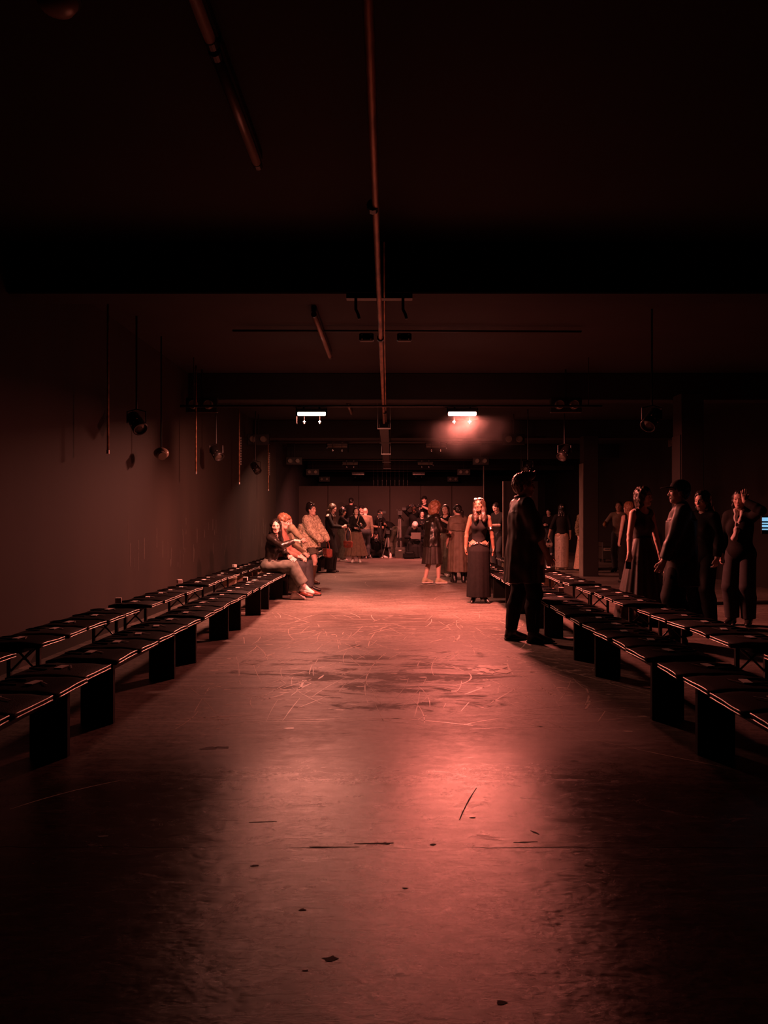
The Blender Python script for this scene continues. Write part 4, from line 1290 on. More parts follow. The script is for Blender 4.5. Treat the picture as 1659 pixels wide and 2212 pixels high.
for i, (x, y, lab) in enumerate(((-2.0, 10.55, 'small white carton on the left front row near the seated woman'), (-2.75, 7.75, 'small white carton on the left back row, nearest the camera'),
                                 (-2.78, 10.1, 'small white carton on the left back row, midway along'), (-2.75, 13.5, 'small white carton on the first plank bench at left'),
                                 (1.98, 8.95, 'small white carton on the right front row behind the standing man'), (2.72, 13.3, 'small white carton on the nearest plank bench at right'),
                                 (2.70, 15.2, 'small white carton farther along the plank benches at right'), (-1.98, 15.1, 'small round white carton on the left front row past the seated people'))):
    o = empty('carton', (x, y, 0.4795), 0.3 * i, lab, 'box', 'small white cartons on the seats')
    MB().box((-0.03, -0.03, 0), (0.03, 0.03, 0.05), c=0.003).build('carton_body', M['card'], o)
    MB().box((-0.02, -0.0302, 0.015), (0.02, -0.0300, 0.035)).build('print_band', M['phonepink'], o)

# ------------------------------------------------------------------ the people
def shoes(J, m, sides=(1, -1), name='shoe', sole=None, **kw):
    out = []
    for sd in sides:
        it = (name, m, shoe_c(J, sd, **kw))
        if sole:
            it = it + (('sole', sole, sole_c(J, sd, 0.036 if sole == 'white' else 0.026)),)
        if m in ('white', 'beige', 'redbrown'):
            it = it + (('laces', 'card' if m != 'redbrown' else 'strap', laces_c(J, sd)),)
        out.append(it)
    return out

PEOPLE = {}
# -- left side, seated on the front row
def w(J):
    top = top_c(J, o=0.022, sl=1.95, hem=-0.08, so=0.020, cuff=0.016, neck=0.058, vneck=0.10) + [lumps(0.005, 26, 1)]
    col = [cap(J.N + J.M @ V3(0.06 * s, 0.02, 0.02), J.N + J.M @ V3(0.05 * s, 0.115, -0.09), 0.022, 0.014, 0.01) for s in (1, -1)]
    zips = MB().path([J.P + J.M @ V3(0.06 + 0.02 * q, 0.128 - 0.008 * q, 0.02 + 0.05 * q) for q in range(3)], 0.004, 5)
    zips.path([J.P + J.M @ V3(0.155, 0.07, 0.11), J.P + J.M @ V3(0.152, 0.085, 0.07)], 0.005, 5)
    return [('jacket', 'cleather', top, ('collar', 'cleather', col), ('zip', 'chrome', zips)),
            ('jeans', 'cdenim', trousers_c(J, 0.020, 0.045, 0.068, 1.86) + [lumps(0.005, 20, 2)]),
            ('hair', 'hblack', hair_c(J, 'long', 0.20, 0.004, -0.01) + front_locks(J, 0.08, (-1,)))] + shoes(J, 'white', sole='white', o=0.012)
PEOPLE['point'] = person(-1.98, 12.62, (1.0, -0.12), 1.64, 'woman seated on the left front row in a black leather jacket, pointing with outstretched arm',
    dict(fem=True, pel=(0, 0, 0.60), lean=9, tw=-14, head=(-72, 4, 0), wr=(0.10, 0.45, 1.02), er=(0.8, -0.2, -0.8), wl=(0.06, 0.33, 0.755), el=(-1, -0.3, -0.4),
         hr='point', hdr=(-0.05, 1, 0.02), pnr=(-0.3, 0, -1), hl='grip', hdl=(0.45, 0.8, -0.45), pnl=(0.9, -0.2, 0.5),
         ar=(0.03, 0.60, 0.235), kr=(0.2, 0.6, 1), al=(-0.08, 0.40, 0.088), kl=(-0.2, 0.6, 1), tr=(0.12, 1, -0.22), tl=(0, 1, 0)), 'skin', w, True)

def w(J):
    fl = [loft([(J.P[2] + 0.42, J.P[0], J.P[1] + 0.05, 0.12, 0.13), (J.P[2] + 0.06, J.P[0], J.P[1] + 0.07, 0.13, 0.14)], 0.02, 0, 7, 0.10)]
    scarf = [cap(J.N + J.M @ V3(0.07 * s, 0.03, 0.0), J.P + J.M @ V3(0.05 * s, 0.155, 0.02), 0.05, 0.045, 0.02) for s in (1, -1)] + [strands(0.006, 60)]
    return [('shirt', 'cpink', top_c(J, 0.02, 2.0, -0.05, 0.02, 0.016) + [lumps(0.006, 24, 3)], ('scarf', 'cpink', scarf)),
            ('trousers', 'cnavy', trousers_c(J, 0.02, 0.035, 0.045, 1.9)),
            ('hair', 'hauburn', hair_c(J, 'short', 0, 0.008, -0.004, 0.008) + [ell(J.h(0.0, 0.055, 0.075), (0.07, 0.05, 0.035), J.H, 0.03), cap(J.h(0.05, 0.07, 0.07), J.h(0.066, 0.06, 0.02), 0.02, 0.014, 0.02)])] + shoes(J, 'redbrown', sole='bboot')
PEOPLE['auburn'] = person(-1.95, 13.22, (1.0, -0.1), 1.80, 'man with auburn hair in a rust red shirt seated behind the pointing woman',
    dict(pel=(0, 0, 0.565), lean=6, head=(-14, 14, 0), wr=(0.09, 0.34, 0.66), wl=(-0.10, 0.36, 0.66), ar=(0.12, 0.43, 0.085), al=(-0.14, 0.50, 0.085), kr=(0.1, 0.5, 1), kl=(-0.2, 0.5, 1), hr='soft', hl='soft',
         pnr=(0, 0, -1), pnl=(0, 0, -1)), 'skin', w)

def w(J):
    return [('sweater', 'cgreen', top_c(J, 0.022, 2.0, -0.06, 0.024, 0.018) + [lumps(0.005, 22, 3)]), ('trousers', 'cnavy', trousers_c(J, 0.02, 0.03, 0.035, 1.95)),
            ('hair', 'hbrown', hair_c(J, 'short', 0, 0.0))] + shoes(J, 'bboot')
person(-1.96, 14.10, (1.0, -0.2), 1.74, 'man in a pale olive sweater seated farther along, mostly hidden by the auburn man',
    dict(pel=(0, 0, 0.59), lean=2, head=(-8, 6, 0), wr=(0.20, 0.38, 0.97), er=(0.7, 0.1, 0.9), wl=(-0.10, 0.36, 0.68), ar=(0.12, 0.46, 0.085), al=(-0.12, 0.46, 0.085), kr=(0.1, 0.5, 1), kl=(-0.1, 0.5, 1)), 'skin', w)

# -- left side, standing
def w(J):
    P = J.P
    c = [loft([(1.43, 0, -0.01, 0.13, 0.12), (1.36, 0, -0.01, 0.205, 0.16), (1.18, 0, -0.02, 0.25, 0.20), (0.95, 0, -0.05, 0.255, 0.235), (0.80, 0, -0.02, 0.235, 0.205)], 0.03, 0, 7, 0.05),
         loft([(1.30, 0.02, -0.15, 0.19, 0.10), (0.95, 0.02, -0.24, 0.21, 0.11), (0.64, 0.04, -0.25, 0.17, 0.10)], 0.04, 0, 5, 0.10),
         *J.arm(1, 0.060, 0.050, 2.08), *J.arm(-1, 0.060, 0.050, 2.08), cap((0.255, -0.06, 1.05), (0.235, -0.05, 0.70), 0.07, 0.045, 0.04),
         ell((0, 0.0, 1.43), (0.125, 0.125, 0.07), None, 0.04), lumps(0.009, 60, 1.1), lumps(0.009, 125, 2.2), cap((0, 0.03, 1.42), (0, 0.12, 1.62), 0.07, 0.085, 0.01, 1)]
    sh = trousers_c(J, 0.02, 0.045, 0.03, 0.66)
    bun = [ell(J.h(0, -0.06, 0.115), (0.070, 0.075, 0.060), J.H, 0.03), ell(J.h(0, -0.115, 0.03), (0.05, 0.05, 0.08), J.H, 0.03)]
    clip = MB().path([J.h(-0.05, 0.045, 0.115), J.h(0, 0.055, 0.128), J.h(0.05, 0.045, 0.115), J.h(0.078, 0.02, 0.095)], 0.007, 6)
    out = [('fur_coat', 'fur', c), ('shorts', 'colive', sh), ('hair', 'hblack', hair_c(J, 'short', 0, 0.0, 0.03) + bun, ('hair_clip', 'chrome', clip))]
    for sd in (1, -1):
        bk = MB().box(J.A[sd] + V3(0.03, 0.045, 0.27), J.A[sd] + V3(0.055, 0.075, 0.30), c=0.004)
        out.append(('boot', 'boot', shoe_c(J, sd, 0.016, 0.80, 0.0, 0.016), ('sole', 'bboot', sole_c(J, sd, 0.04, 0.02)), ('buckle', 'chrome', bk)))
    return out
PEOPLE['fur'] = person(-1.63, 15.66, (1.0, -0.32), 1.62, 'woman in a fluffy beige fur coat with bare thighs and tall brown boots',
    dict(fem=True, tw=-10, head=(-18, -2, 0), wr=(0.20, 0.26, 1.0), er=(0.9, -0.5, -0.2), wl=(-0.03, 0.34, 1.0), el=(-0.9, -0.4, -0.2), ar=(0.10, 0.06, 0.10), al=(-0.10, -0.10, 0.10), hl='grip'), 'skin', w, True)

def w(J):
    cut = [ell(J.S[1] + J.C @ V3(0.02, -0.01, 0.035), (0.045, 0.04, 0.045), None, 0.01, 1)]
    return [('sweater', 'cblack', top_c(J, 0.014, 1.9, 0.02, 0.012, 0.012, 0.07) + cut), ('trousers', 'cblack', trousers_c(J, 0.016, 0.05, 0.085, 2.0, 0.14) + [strands(0.005, 50)]),
            ('hair', 'hbrown', hair_c(J, 'long', 0.26, 0.002) + front_locks(J, 0.22))] + shoes(J, 'bboot', low=0.04)
PEOPLE['long'] = person(-1.52, 19.1, (1.0, -0.22), 1.72, 'woman with long brown hair in an all black outfit reading a phone',
    dict(fem=True, head=(-6, 24, 0), wr=(0.05, 0.34, 1.13), er=(0.5, -0.6, -0.9), wl=(-0.06, 0.34, 1.12), el=(-0.5, -0.6, -0.9), hr='grip', hl='grip', hdr=(-0.3, 1, 0.15), hdl=(0.3, 1, 0.15), pnr=(-1, 0, 0.5), pnl=(1, 0, 0.5)), 'skin', w, True)

def w(J):
    bow = [ell(J.h(0.05 * s, -0.03, 0.13), (0.05, 0.018, 0.030), J.H @ rot('Y', -20 * s), 0.01) for s in (1, -1)]
    return [('top', 'cblack', top_c(J, 0.012, 1.0, 0.09, 0.012, 0.012, 0.10, deep=0.06)), ('trousers', 'colive', trousers_c(J, 0.02, 0.06, 0.10, 2.0, 0.12) + [strands(0.006, 45)]),
            ('hair', 'hblack', hair_c(J, 'bob', 0, 0.016, 0, 0.012), ('hair_bow', 'phonepink', bow))] + shoes(J, 'white', sole='white')
PEOPLE['bow'] = person(-1.57, 24.5, (1.0, 0.1), 1.68, 'woman with a pink bow in curly black hair and wide olive trousers',
    dict(fem=True, head=(-5, 4, 0), wr=(0.12, 0.42, 1.12), er=(0.6, -0.4, -0.9), wl=(-0.12, 0.44, 1.14), el=(-0.6, -0.4, -0.9), hr='soft', hl='soft'), 'skin2', w, True)

def w(J):
    sk = skirt_c(J, 0.20, 1.02, (0.125, 0.10), (0.19, 0.155), (0.36, 0.26), 11, 0.06, 0.88)
    sk.append(cap((0, 0.33, 0.72), (0, 0.36, 0.1), 0.035, 0.05, 0.02, 1))
    belt = [('belt', 'cleather', [loft([(1.06, 0, 0, 0.128, 0.105), (1.01, 0, 0, 0.135, 0.112)], 0)])]
    strap = MB().path([J.S[-1] * 0.6 + J.N * 0.4 + V3(0, 0.06, 0.03), V3(-0.06, 0.14, 1.30), V3(-0.02, 0.16, 1.2), V3(-0.12, 0.2, 1.1)], 0.012, 6)
    return [('jacket', 'cblack', top_c(J, 0.024, 1.85, 0.02, 0.02, 0.02, 0.06, vneck=0.16)), ('skirt', 'cbrown', sk, *belt), ('camera_strap', 'strap', strap),
            ('hair', 'hblack', hair_c(J, 'bob', 0, 0.004, 0.02))] + shoes(J, 'white', sole='white')
PEOPLE['camera'] = person(-1.08, 23.7, (0.05, -1.0), 1.69, 'woman in a wide pleated brown skirt and black jacket holding a camera at her waist',
    dict(fem=True, head=(4, -2, 0), wr=(0.02, 0.25, 1.07), er=(0.9, -0.3, -0.5), wl=(-0.16, 0.27, 1.06), el=(-0.9, -0.3, -0.5), hr='grip', hl='grip', hdr=(-1, 0.3, 0.1), hdl=(0.4, 1, 0.0), pnr=(0, 0.3, -1), pnl=(0.5, 0, 1)), 'skin', w, True)

# -- the photographers at the far end
def cap_hat(J, m='cblack', back=False):
    s = -1 if back else 1
    crown = [ell(J.h(0, -0.014, 0.055), (0.088, 0.104, 0.082), J.H, 0.02), keep(J.h(0, 0, 0.038), J.H @ V3(0, 0, 1))]
    brim = [ell(J.h(0, 0.125 * s, 0.046), (0.066, 0.07, 0.008), J.H @ rot('X', -8 * s), 0.01)]
    return ('cap', m, crown, ('peak', m, brim))
def plain(top='cblack', bot='cnavy', hair='hblack', sl=2.0, cut='short', hat=None, shoe='bboot', o=0.02):
    def w(J):
        out = [('top', top, top_c(J, o, sl, -0.10, 0.02, 0.016)), ('trousers', bot, trousers_c(J, 0.02, 0.025, 0.03, 1.97))] + shoes(J, shoe)
        if hair:
            out.append(('hair', hair, hair_c(J, cut, 0.2)))
        if hat:
            out.append(cap_hat(J, 'cblack', hat == 'back'))
        return out
    return w
person(-1.46, 27.95, (0.1, 1.0), 1.74, 'man in black with a black cap seen from behind, standing tall on the riser', dict(lean=0, head=(0, 8, 0)), 'skin', plain(hat='front'), z=0.35, faced=False)
person(-1.04, 26.9, (0.2, -1.0), 1.80, 'bearded man in a black cap standing behind the bald man', dict(head=(10, 0, 0)), 'skin', plain(hat='front'))
PEOPLE['bald'] = person(-0.87, 25.9, (-0.25, 1.0), 1.70, 'bald man in a khaki jacket and dark jeans seen from behind', dict(head=(-20, 0, 0), wr=(0.25, 0.02, 0.80)), 'skin', plain('cgrey', 'cnavy', None), faced=False)
PEOPLE['sit'] = person(-0.54, 26.75, (0.08, -1.0), 1.74, 'photographer in black and a cap sitting cross-legged on the floor with a camera',
    dict(pel=(0, 0, 0.125), lean=14, head=(0, 8, 0), wr=(0.06, 0.30, 0.66), er=(0.9, 0, 0.1), wl=(-0.06, 0.32, 0.58), el=(-0.9, 0, -0.5), ar=(-0.20, 0.36, 0.075), al=(0.20, 0.42, 0.075), kr=(1, 0.6, 0.5), kl=(-1, 0.6, 0.5),
         hr='grip', hl='grip', hdr=(-1, 0.3, 0), hdl=(0.8, 0.5, 0.2), pnr=(0, 1, -0.3), tr=(-0.9, 0.3, 0), tl=(0.9, 0.3, 0)), 'skin', plain('cblack', 'cblack', 'hblack', hat='front', shoe='white'))
PEOPLE['op1'] = person(-0.62, 27.3, (0.55, -0.75), 1.76, 'man in a black T-shirt bending to a video camera at the far left tripod',
    dict(lean=34, head=(10, 22, 0), wr=(0.10, 0.55, 1.02), wl=(-0.12, 0.52, 1.12), hr='grip', hl='grip'), 'skin2', plain(sl=0.9))
PEOPLE['op2'] = person(0.12, 27.25, (-0.75, 0.66), 1.78, 'man with grey trousers bent right over, seen from behind', dict(lean=62, pel=(0, -0.05, 0.90), head=(0, 50, 0), wr=(0.12, 0.55, 0.62), wl=(-0.12, 0.55, 0.66)), 'skin', plain('cblack', 'colive'), faced=False)
PEOPLE['high'] = person(0.80, 27.35, (-0.15, -1.0), 1.84, 'photographer in black raising a camera in front of his face at the back',
    dict(lean=-4, head=(8, 8, 0), wr=(0.10, 0.26, 1.68), er=(1, 0.2, -0.2), wl=(-0.08, 0.30, 1.60), el=(-0.9, 0.3, -0.6), hr='grip', hl='grip', hdr=(-1, 0.3, 0.2), hdl=(0.5, 0.6, 0.6)), 'skin4', plain())
PEOPLE['top'] = person(1.22, 27.95, (-0.45, -0.9), 1.80, 'man in a dark cap standing on the riser with a camera on a monopod',
    dict(head=(-12, 2, 0), wr=(0.05, 0.33, 1.30), er=(0.8, -0.3, -0.5), wl=(-0.06, 0.35, 1.38), el=(-0.8, -0.3, -0.5), hr='grip', hl='grip'), 'skin', plain(hat='front', sl=0.9), z=0.35)
PEOPLE['small'] = person(1.08, 26.95, (0.02, -1.0), 1.62, 'dark-haired woman with both hands at her chest, standing behind the laptop user',
    dict(fem=True, head=(5, 4, 0), wr=(0.05, 0.30, 1.22), wl=(-0.06, 0.28, 1.26), er=(0.8, -0.2, -0.8), el=(-0.8, -0.2, -0.8), hr='grip', hl='grip', hdr=(-0.6, 0.6, 0.4), hdl=(0.6, 0.6, 0.4)), 'skin', plain(cut='long'), True)
def w(J):
    robe = [loft([(0.60, 0, 0.12, 0.22, 0.28), (0.40, 0, 0.26, 0.28, 0.26), (0.03, 0, 0.34, 0.34, 0.26)], 0.03, 0, 9, 0.06)]
    return [('top', 'cblack', top_c(J, 0.03, 2.0, -0.08, 0.03, 0.022)), ('long_skirt', 'cblack', trousers_c(J, 0.02, 0.03, 0.03, 1.9) + robe), ('hair', 'hgrey', hair_c(J, 'bob', 0, 0.012, 0.05) + [ell(J.h(0, 0.03, 0.07), (0.075, 0.075, 0.06), J.H, 0.03)])] + shoes(J, 'bboot')
PEOPLE['laptop'] = person(0.78, 26.5, (0.1, -1.0), 1.70, 'white-haired person in a black robe bowed over a laptop',
    dict(pel=(0, 0, 0.56), lean=24, head=(0, 52, 0), wr=(0.14, 0.38, 0.72), wl=(-0.14, 0.38, 0.72), ar=(0.14, 0.46, 0.085), al=(-0.14, 0.46, 0.085), kr=(0.2, 0.5, 1), kl=(-0.2, 0.5, 1), hr='soft', hl='soft', pnr=(0, 0, -1), pnl=(0, 0, -1)), 'skin', w)

# -- right side of the runway
def w(J):
    sk = skirt_c(J, 0.42, 1.08, (0.135, 0.11), (0.195, 0.165), (0.235, 0.215), 9, 0.035, 0.90)
    jk = top_c(J, 0.040, 1.9, -0.20, 0.032, 0.020, 0.06) + [loft([(1.30, 0, 0, 0.15, 0.12), (1.10, 0, 0, 0.185, 0.15), (0.75, 0, -0.01, 0.215, 0.185)], 0.04, 0, 6, 0.05), lumps(0.006, 22, 1), keep((0, 0, 0.78), (0, 0, 1))]
    hr = hair_c(J, 'bob', 0, 0.026, 0.0, 0.012) + [ell(J.h(0, -0.03, 0.02), (0.115, 0.125, 0.125), J.H, 0.04), ell(J.h(0, -0.05, -0.09), (0.12, 0.095, 0.09), J.H, 0.03), lumps(0.012, 48, 3),
          ell(J.h(0, 0.12, -0.04), (0.06, 0.07, 0.10), J.H, 0.01, 1)]
    return [('leather_jacket', 'cleather', jk), ('skirt', 'csatin', sk), ('hair', 'hauburn', hr)] + shoes(J, 'beige', sole='white', o=0.014, name='sneaker')
PEOPLE['leather'] = person(0.84, 15.75, (0.88, 0.42), 1.67, 'woman with curly auburn hair in a black leather jacket, midi skirt and beige sneakers',
    dict(fem=True, lean=4, head=(-6, 8, 0), wr=(0.10, 0.32, 1.10), er=(0.7, -0.7, -0.6), wl=(-0.2, 0.22, 1.12), el=(-0.8, -0.5, -0.5), hr='point', hdr=(-0.12, 1, -0.12), pnr=(-0.6, 0, -0.8), ar=(0.09, 0.10, 0.09), al=(-0.10, -0.12, 0.09), tr=(0.35, 1, 0), tl=(0.05, 1, 0)), 'skin', w, True, faced=False)

def w(J):
    return [('top', 'cblack', top_c(J, 0.012, 0.0, 0.06, neck=0.07)), ('trousers', 'colive', trousers_c(J, 0.02, 0.06, 0.10, 2.0, 0.12) + [strands(0.006, 45)]), ('hair', 'hbrown', hair_c(J, 'long', 0.12))] + shoes(J, 'white', sole='white')
person(1.27, 17.9, (-0.5, -0.85), 1.66, 'woman in black top and wide olive trousers, hand on hip, behind the leather jacket',
    dict(fem=True, head=(12, 4, 0), wr=(0.20, 0.06, 0.98), er=(1, -0.5, 0.0), wl=(-0.06, 0.26, 1.34), el=(-0.9, 0.2, -0.7), hl='soft', hr='grip', hdr=(-0.9, 0.3, -0.2)), 'skin', w, True)

def w(J):
    coat = top_c(J, 0.036, 1.15, -0.2, 0.032, 0.036, 0.062) + [loft([(1.30, 0, 0.0, 0.19, 0.15), (1.05, 0, 0, 0.205, 0.165), (0.80, 0, 0, 0.235, 0.2), (0.24, 0, 0, 0.262, 0.235)], 0.03, 0, 8, 0.055)]
    coat = [p for p in coat if p[4] != 2] + [keep((0, 0, 0.235), (0, 0, 1)), lumps(0.005, 18, 2)]
    yoke = MB().path([V3(-0.19, -0.13, 1.17), V3(-0.08, -0.185, 1.155), V3(0.08, -0.185, 1.155), V3(0.19, -0.13, 1.17)], 0.006, 6)
    cuffs = [cap(J.E[s] + (J.W[s] - J.E[s]) * 0.02, J.E[s] + (J.W[s] - J.E[s]) * 0.17, 0.072, 0.070, 0.01) for s in (1, -1)]
    tail = [cap(J.h(0, -0.10, -0.03), J.h(0.01, -0.145, -0.06), 0.032, 0.034, 0.02), cap(J.h(0.01, -0.145, -0.06), J.h(0.02, -0.14, -0.17), 0.034, 0.016, 0.02)]
    tie = MB().path([J.h(-0.02, -0.13, -0.05), J.h(0.04, -0.14, -0.03), J.h(0.05, -0.15, -0.07), J.h(0, -0.17, -0.06)], 0.008, 6)
    return [('coat', 'ccoat', coat, ('yoke_seam', 'ccoat', yoke), ('rolled_cuff', 'ccoat', cuffs)), ('stockings', 'cblack', [q for s in (1, -1) for q in J.leg(s, 0.008, 0.008, 0.010, 1.98)]),
            ('hair', 'hblack', hair_c(J, 'short', 0, 0.002) + tail, ('hair_tie', 'ribbon', tie))] + shoes(J, 'bboot', sole='bboot', shaft=0.42, so=0.016, o=0.018, name='boot')
PEOPLE['coat'] = person(1.41, 16.10, (-0.12, 1.0), 1.62, 'woman in a long brown coat seen from behind, dark ponytail and black boots',
    dict(fem=True, head=(28, 8, -4), wl=(-0.255, 0.03, 0.87), wr=(0.22, 0.16, 0.95), ar=(0.11, -0.02, 0.09), al=(-0.09, 0, 0.09), hl='soft'), 'skin', w, True, faced=False)

def w(J):
    P = J.P
    tk = top_c(J, 0.010, 0.0, 0.0, neck=0.072, deep=0.075)
    tk = [p for p in tk if p[4] != 2] + [keep(P + V3(0.0, 0.0, 0.035), V3(0.62, 0.1, 1)), keep(P + V3(0, 0, 0.035), V3(-0.62, 0.1, 1))]
    sk = skirt_c(J, 0.10, 1.01, (0.152, 0.112), (0.184, 0.150), (0.205, 0.185), 8, 0.025, 0.88, 0.2, (0, 0.015))
    ch = MB()
    for a0, a1 in ((-1.35, -0.12), (0.12, 1.35)):
        pts = [P + V3(math.sin(a0 + (a1 - a0) * q / 8) * 0.168, math.cos(a0 + (a1 - a0) * q / 8) * 0.13, 0.045 - 0.045 * math.sin(math.pi * q / 8)) for q in range(9)]
        ch.path(pts, 0.0035, 5)
        for p in pts:
            ch.ell(p, (0.008, 0.008, 0.009), None, 6, 5)
    arm = MB()
    for k in range(3):
        c = J.S[-1] * (0.42 - 0.05 * k) + J.E[-1] * (0.58 + 0.05 * k)
        arm.tube(c - nrm(J.E[-1] - J.S[-1]) * 0.006, c + nrm(J.E[-1] - J.S[-1]) * 0.006, 0.051, None, 14)
    sg = MB()
    for s in (1, -1):
        sg.ell(J.h(0.034 * s, 0.066, 0.105), (0.030, 0.012, 0.020), Matrix((J.H @ rot('X', 40)).tolist()), 12, 8)
        sg.path([J.h(0.062 * s, 0.06, 0.108), J.h(0.085 * s, 0.0, 0.09), J.h(0.085 * s, -0.04, 0.07)], 0.0035, 5)
    heels = []
    for sd in (1, -1):
        A, t = J.A[sd], J.T[sd]
        p, u = J.footp(sd, 0.006)
        p += [cap(A + t * 0.12 - u * 0.058, A + t * 0.20 - u * 0.066, 0.026, 0.010, 0.02), cap(A - t * 0.035 - u * 0.045, A - t * 0.050 - u * 0.130, 0.012, 0.005, 0.01), ell(A + u * 0.012 + t * 0.055, (0.045, 0.075, 0.040), None, 0.008, 1)]
        heels.append(('heeled_shoe', 'cleather', p))
    return [('bodysuit', 'cblack', tk), ('maxi_skirt', 'cblack', sk, ('chain_belt', 'chrome', ch)), ('arm_bangles', 'chrome', arm), ('sunglasses', 'card', sg),
            ('hair', 'hbrown', hair_c(J, 'long', 0.26, 0.006) + front_locks(J, 0.05, (1, -1), 0.040) + [strands(0.004, 90)])] + heels
PEOPLE['skirt'] = person(1.39, 12.2, (-0.10, -1.0), 1.60, 'woman in a black bodysuit and long black skirt with a chain belt and bare waist',
    dict(fem=True, pel=(0.0, 0, 0.985), side=-2, head=(-20, -5, 5), wr=(0.22, -0.02, 0.95), wl=(-0.26, -0.05, 0.86), er=(0.9, -0.8, 0), el=(-0.9, -0.8, 0), hr='soft', hl='soft', ar=(0.075, 0.0, 0.125), al=(-0.075, 0.03, 0.125), tr=(0.3, 1, -0.30), tl=(-0.75, 1, -0.30), waist=0.95), 'skin3', w, True)

person(2.78, 20.0, (-0.8, -0.6), 1.76, 'man in black reading a phone beside the black flat', dict(head=(0, 26, 0), wr=(0.05, 0.36, 1.16), wl=(-0.06, 0.36, 1.14), er=(0.5, -0.4, -0.9), el=(-0.5, -0.4, -0.9), hr='grip', hl='grip', hdr=(-0.3, 1, 0.1), hdl=(0.3, 1, 0.1), pnr=(-1, 0, 0.6), pnl=(1, 0, 0.6)), 'skin', plain(sl=0.9))

def w(J):
    tun = top_c(J, 0.034, 1.05, -0.2, 0.040, 0.050, 0.062) + [loft([(1.32, 0, -0.005, 0.195, 0.15), (1.0, 0, -0.01, 0.215, 0.185), (0.72, 0, -0.015, 0.225, 0.20), (0.60, 0, -0.02, 0.23, 0.205)], 0.04, 0, 6, 0.045, 0.8)]
    tun = [p for p in tun if p[4] != 2] + [keep((0, 0, 0.615), (0, 0, 1)), strands(0.006, 26, 1.2), lumps(0.004, 20, 1)]
    tun += [loft([(0.58, 0, -0.02, 0.205, 0.18), (0.80, 0, -0.02, 0.19, 0.17)], 0.005, 1)]
    col = [ell(J.N + J.M @ V3(0, 0.0, 0.03), (0.078, 0.078, 0.030), J.M @ rot('X', -12), 0.01), cap(J.N, J.hc, 0.056, 0.056, 0.008, 1)]
    r = random.Random(3)
    spikes = [cap(J.h(x, y, 0.085), J.h(x * 1.1 + r.uniform(-0.01, 0.01), y + 0.020 + r.uniform(-0.012, 0.016), 0.130 + r.uniform(-0.010, 0.014)), 0.020, 0.009, 0.014)
              for x in (-0.055, -0.03, -0.005, 0.02, 0.045) for y in (-0.03, 0.0, 0.03, 0.06, 0.085)]
    hr = hair_c(J, 'short', 0, 0.006, -0.012, 0.006) + [ell(J.h(0, 0.02, 0.085), (0.078, 0.085, 0.045), J.H, 0.03), cap(J.h(-0.04, 0.085, 0.11), J.h(0.045, 0.09, 0.10), 0.026, 0.024, 0.03)] + spikes
    seam = MB()
    for sd in (1, -1):
        s = V3(sd * 0.062, 0.0, 0)
        seam.path([J.K[sd] + V3(sd * 0.076, 0, 0.05), J.K[sd] + V3(sd * 0.078, 0, -0.03), (J.K[sd] + J.A[sd]) / 2 + V3(sd * 0.070, 0, 0), J.A[sd] + V3(sd * 0.060, 0, 0.05)], 0.0035, 5)
    return [('tunic', 'csatin', tun, ('collar', 'csatin', col)), ('trousers', 'cblack', trousers_c(J, 0.018, 0.030, 0.026, 1.93) + [lumps(0.004, 24, 2)], ('side_seam', 'csatin', seam)), ('hair', 'hdark', hr)] + \
        shoes(J, 'bboot', sole='bboot', shaft=0.30, so=0.012, o=0.010, point=0.05, name='ankle_boot')
PEOPLE['man'] = person(1.46, 8.33, (1.0, 0.06), 1.80, 'tall man with spiky hair in a long black tunic standing beside the right benches',
    dict(pel=(0, -0.02, 0.935), lean=-2, head=(-4, -2, 0), wr=(0.17, 0.19, 0.87), er=(0.9, -0.7, 0), wl=(-0.20, 0.16, 0.87), el=(-0.9, -0.7, 0), hr='relax', hl='relax', ar=(0.105, 0.05, 0.085), al=(-0.095, -0.14, 0.085), tr=(0.10, 1, 0), tl=(-0.25, 1, 0)), 'skin', w)

# -- the dark area on the right
def w(J):
    sq = skirt_c(J, 0.06, 1.02, (0.128, 0.105), (0.182, 0.15), (0.175, 0.155), 6, 0.02, 0.86, 0)
    r, sp = random.Random(8), MB()
    for _ in range(150):
        z, a = r.uniform(0.1, 0.92), r.gauss(-math.pi / 2 - 0.35, 0.45)
        q = V3(math.cos(a) * 0.186, math.sin(a) * 0.158, z)
        sp.ell(q, (0.006, 0.006, 0.006), None, 5, 4)
    clip = MB().ell(J.h(0.02, -0.115, 0.04), (0.022, 0.012, 0.022), None, 8, 6)
    return [('top', 'cblack', top_c(J, 0.016, 1.2, 0.0, 0.016, 0.016)), ('sequin_skirt', 'sequin', sq, ('sequins', 'chrome', sp)), ('hair', 'hblack', hair_c(J, 'long', 0.16), ('hair_clip', 'strap', clip))] + shoes(J, 'beige')
PEOPLE['sequin'] = person(4.48, 20.2, (0.12, 1.0), 1.72, 'woman seen from behind in a long beige sequinned skirt, left of the nearer column',
    dict(fem=True, wl=(-0.33, 0.03, 0.90), head=(0, 0, 0), hl='grip', el=(-1, -0.3, 0)), 'skin2', w, True, faced=False)
def w(J):
    return [('fur_jacket', 'furbrown', top_c(J, 0.045, 1.9, 0.06, 0.04, 0.035) + [lumps(0.012, 42, 2)]), ('dress', 'net', skirt_c(J, 0.03, 1.05, (0.135, 0.11), (0.20, 0.17), (0.30, 0.27), 8, 0.04, 0.86, 0)), ('hair', 'hbrown', hair_c(J, 'long', 0.2))] + shoes(J, 'bboot')
person(5.05, 20.0, (0.3, -1.0), 1.70, 'woman in a beige net dress and brown fur jacket half hidden by the column', dict(fem=True), 'skin', w, True)
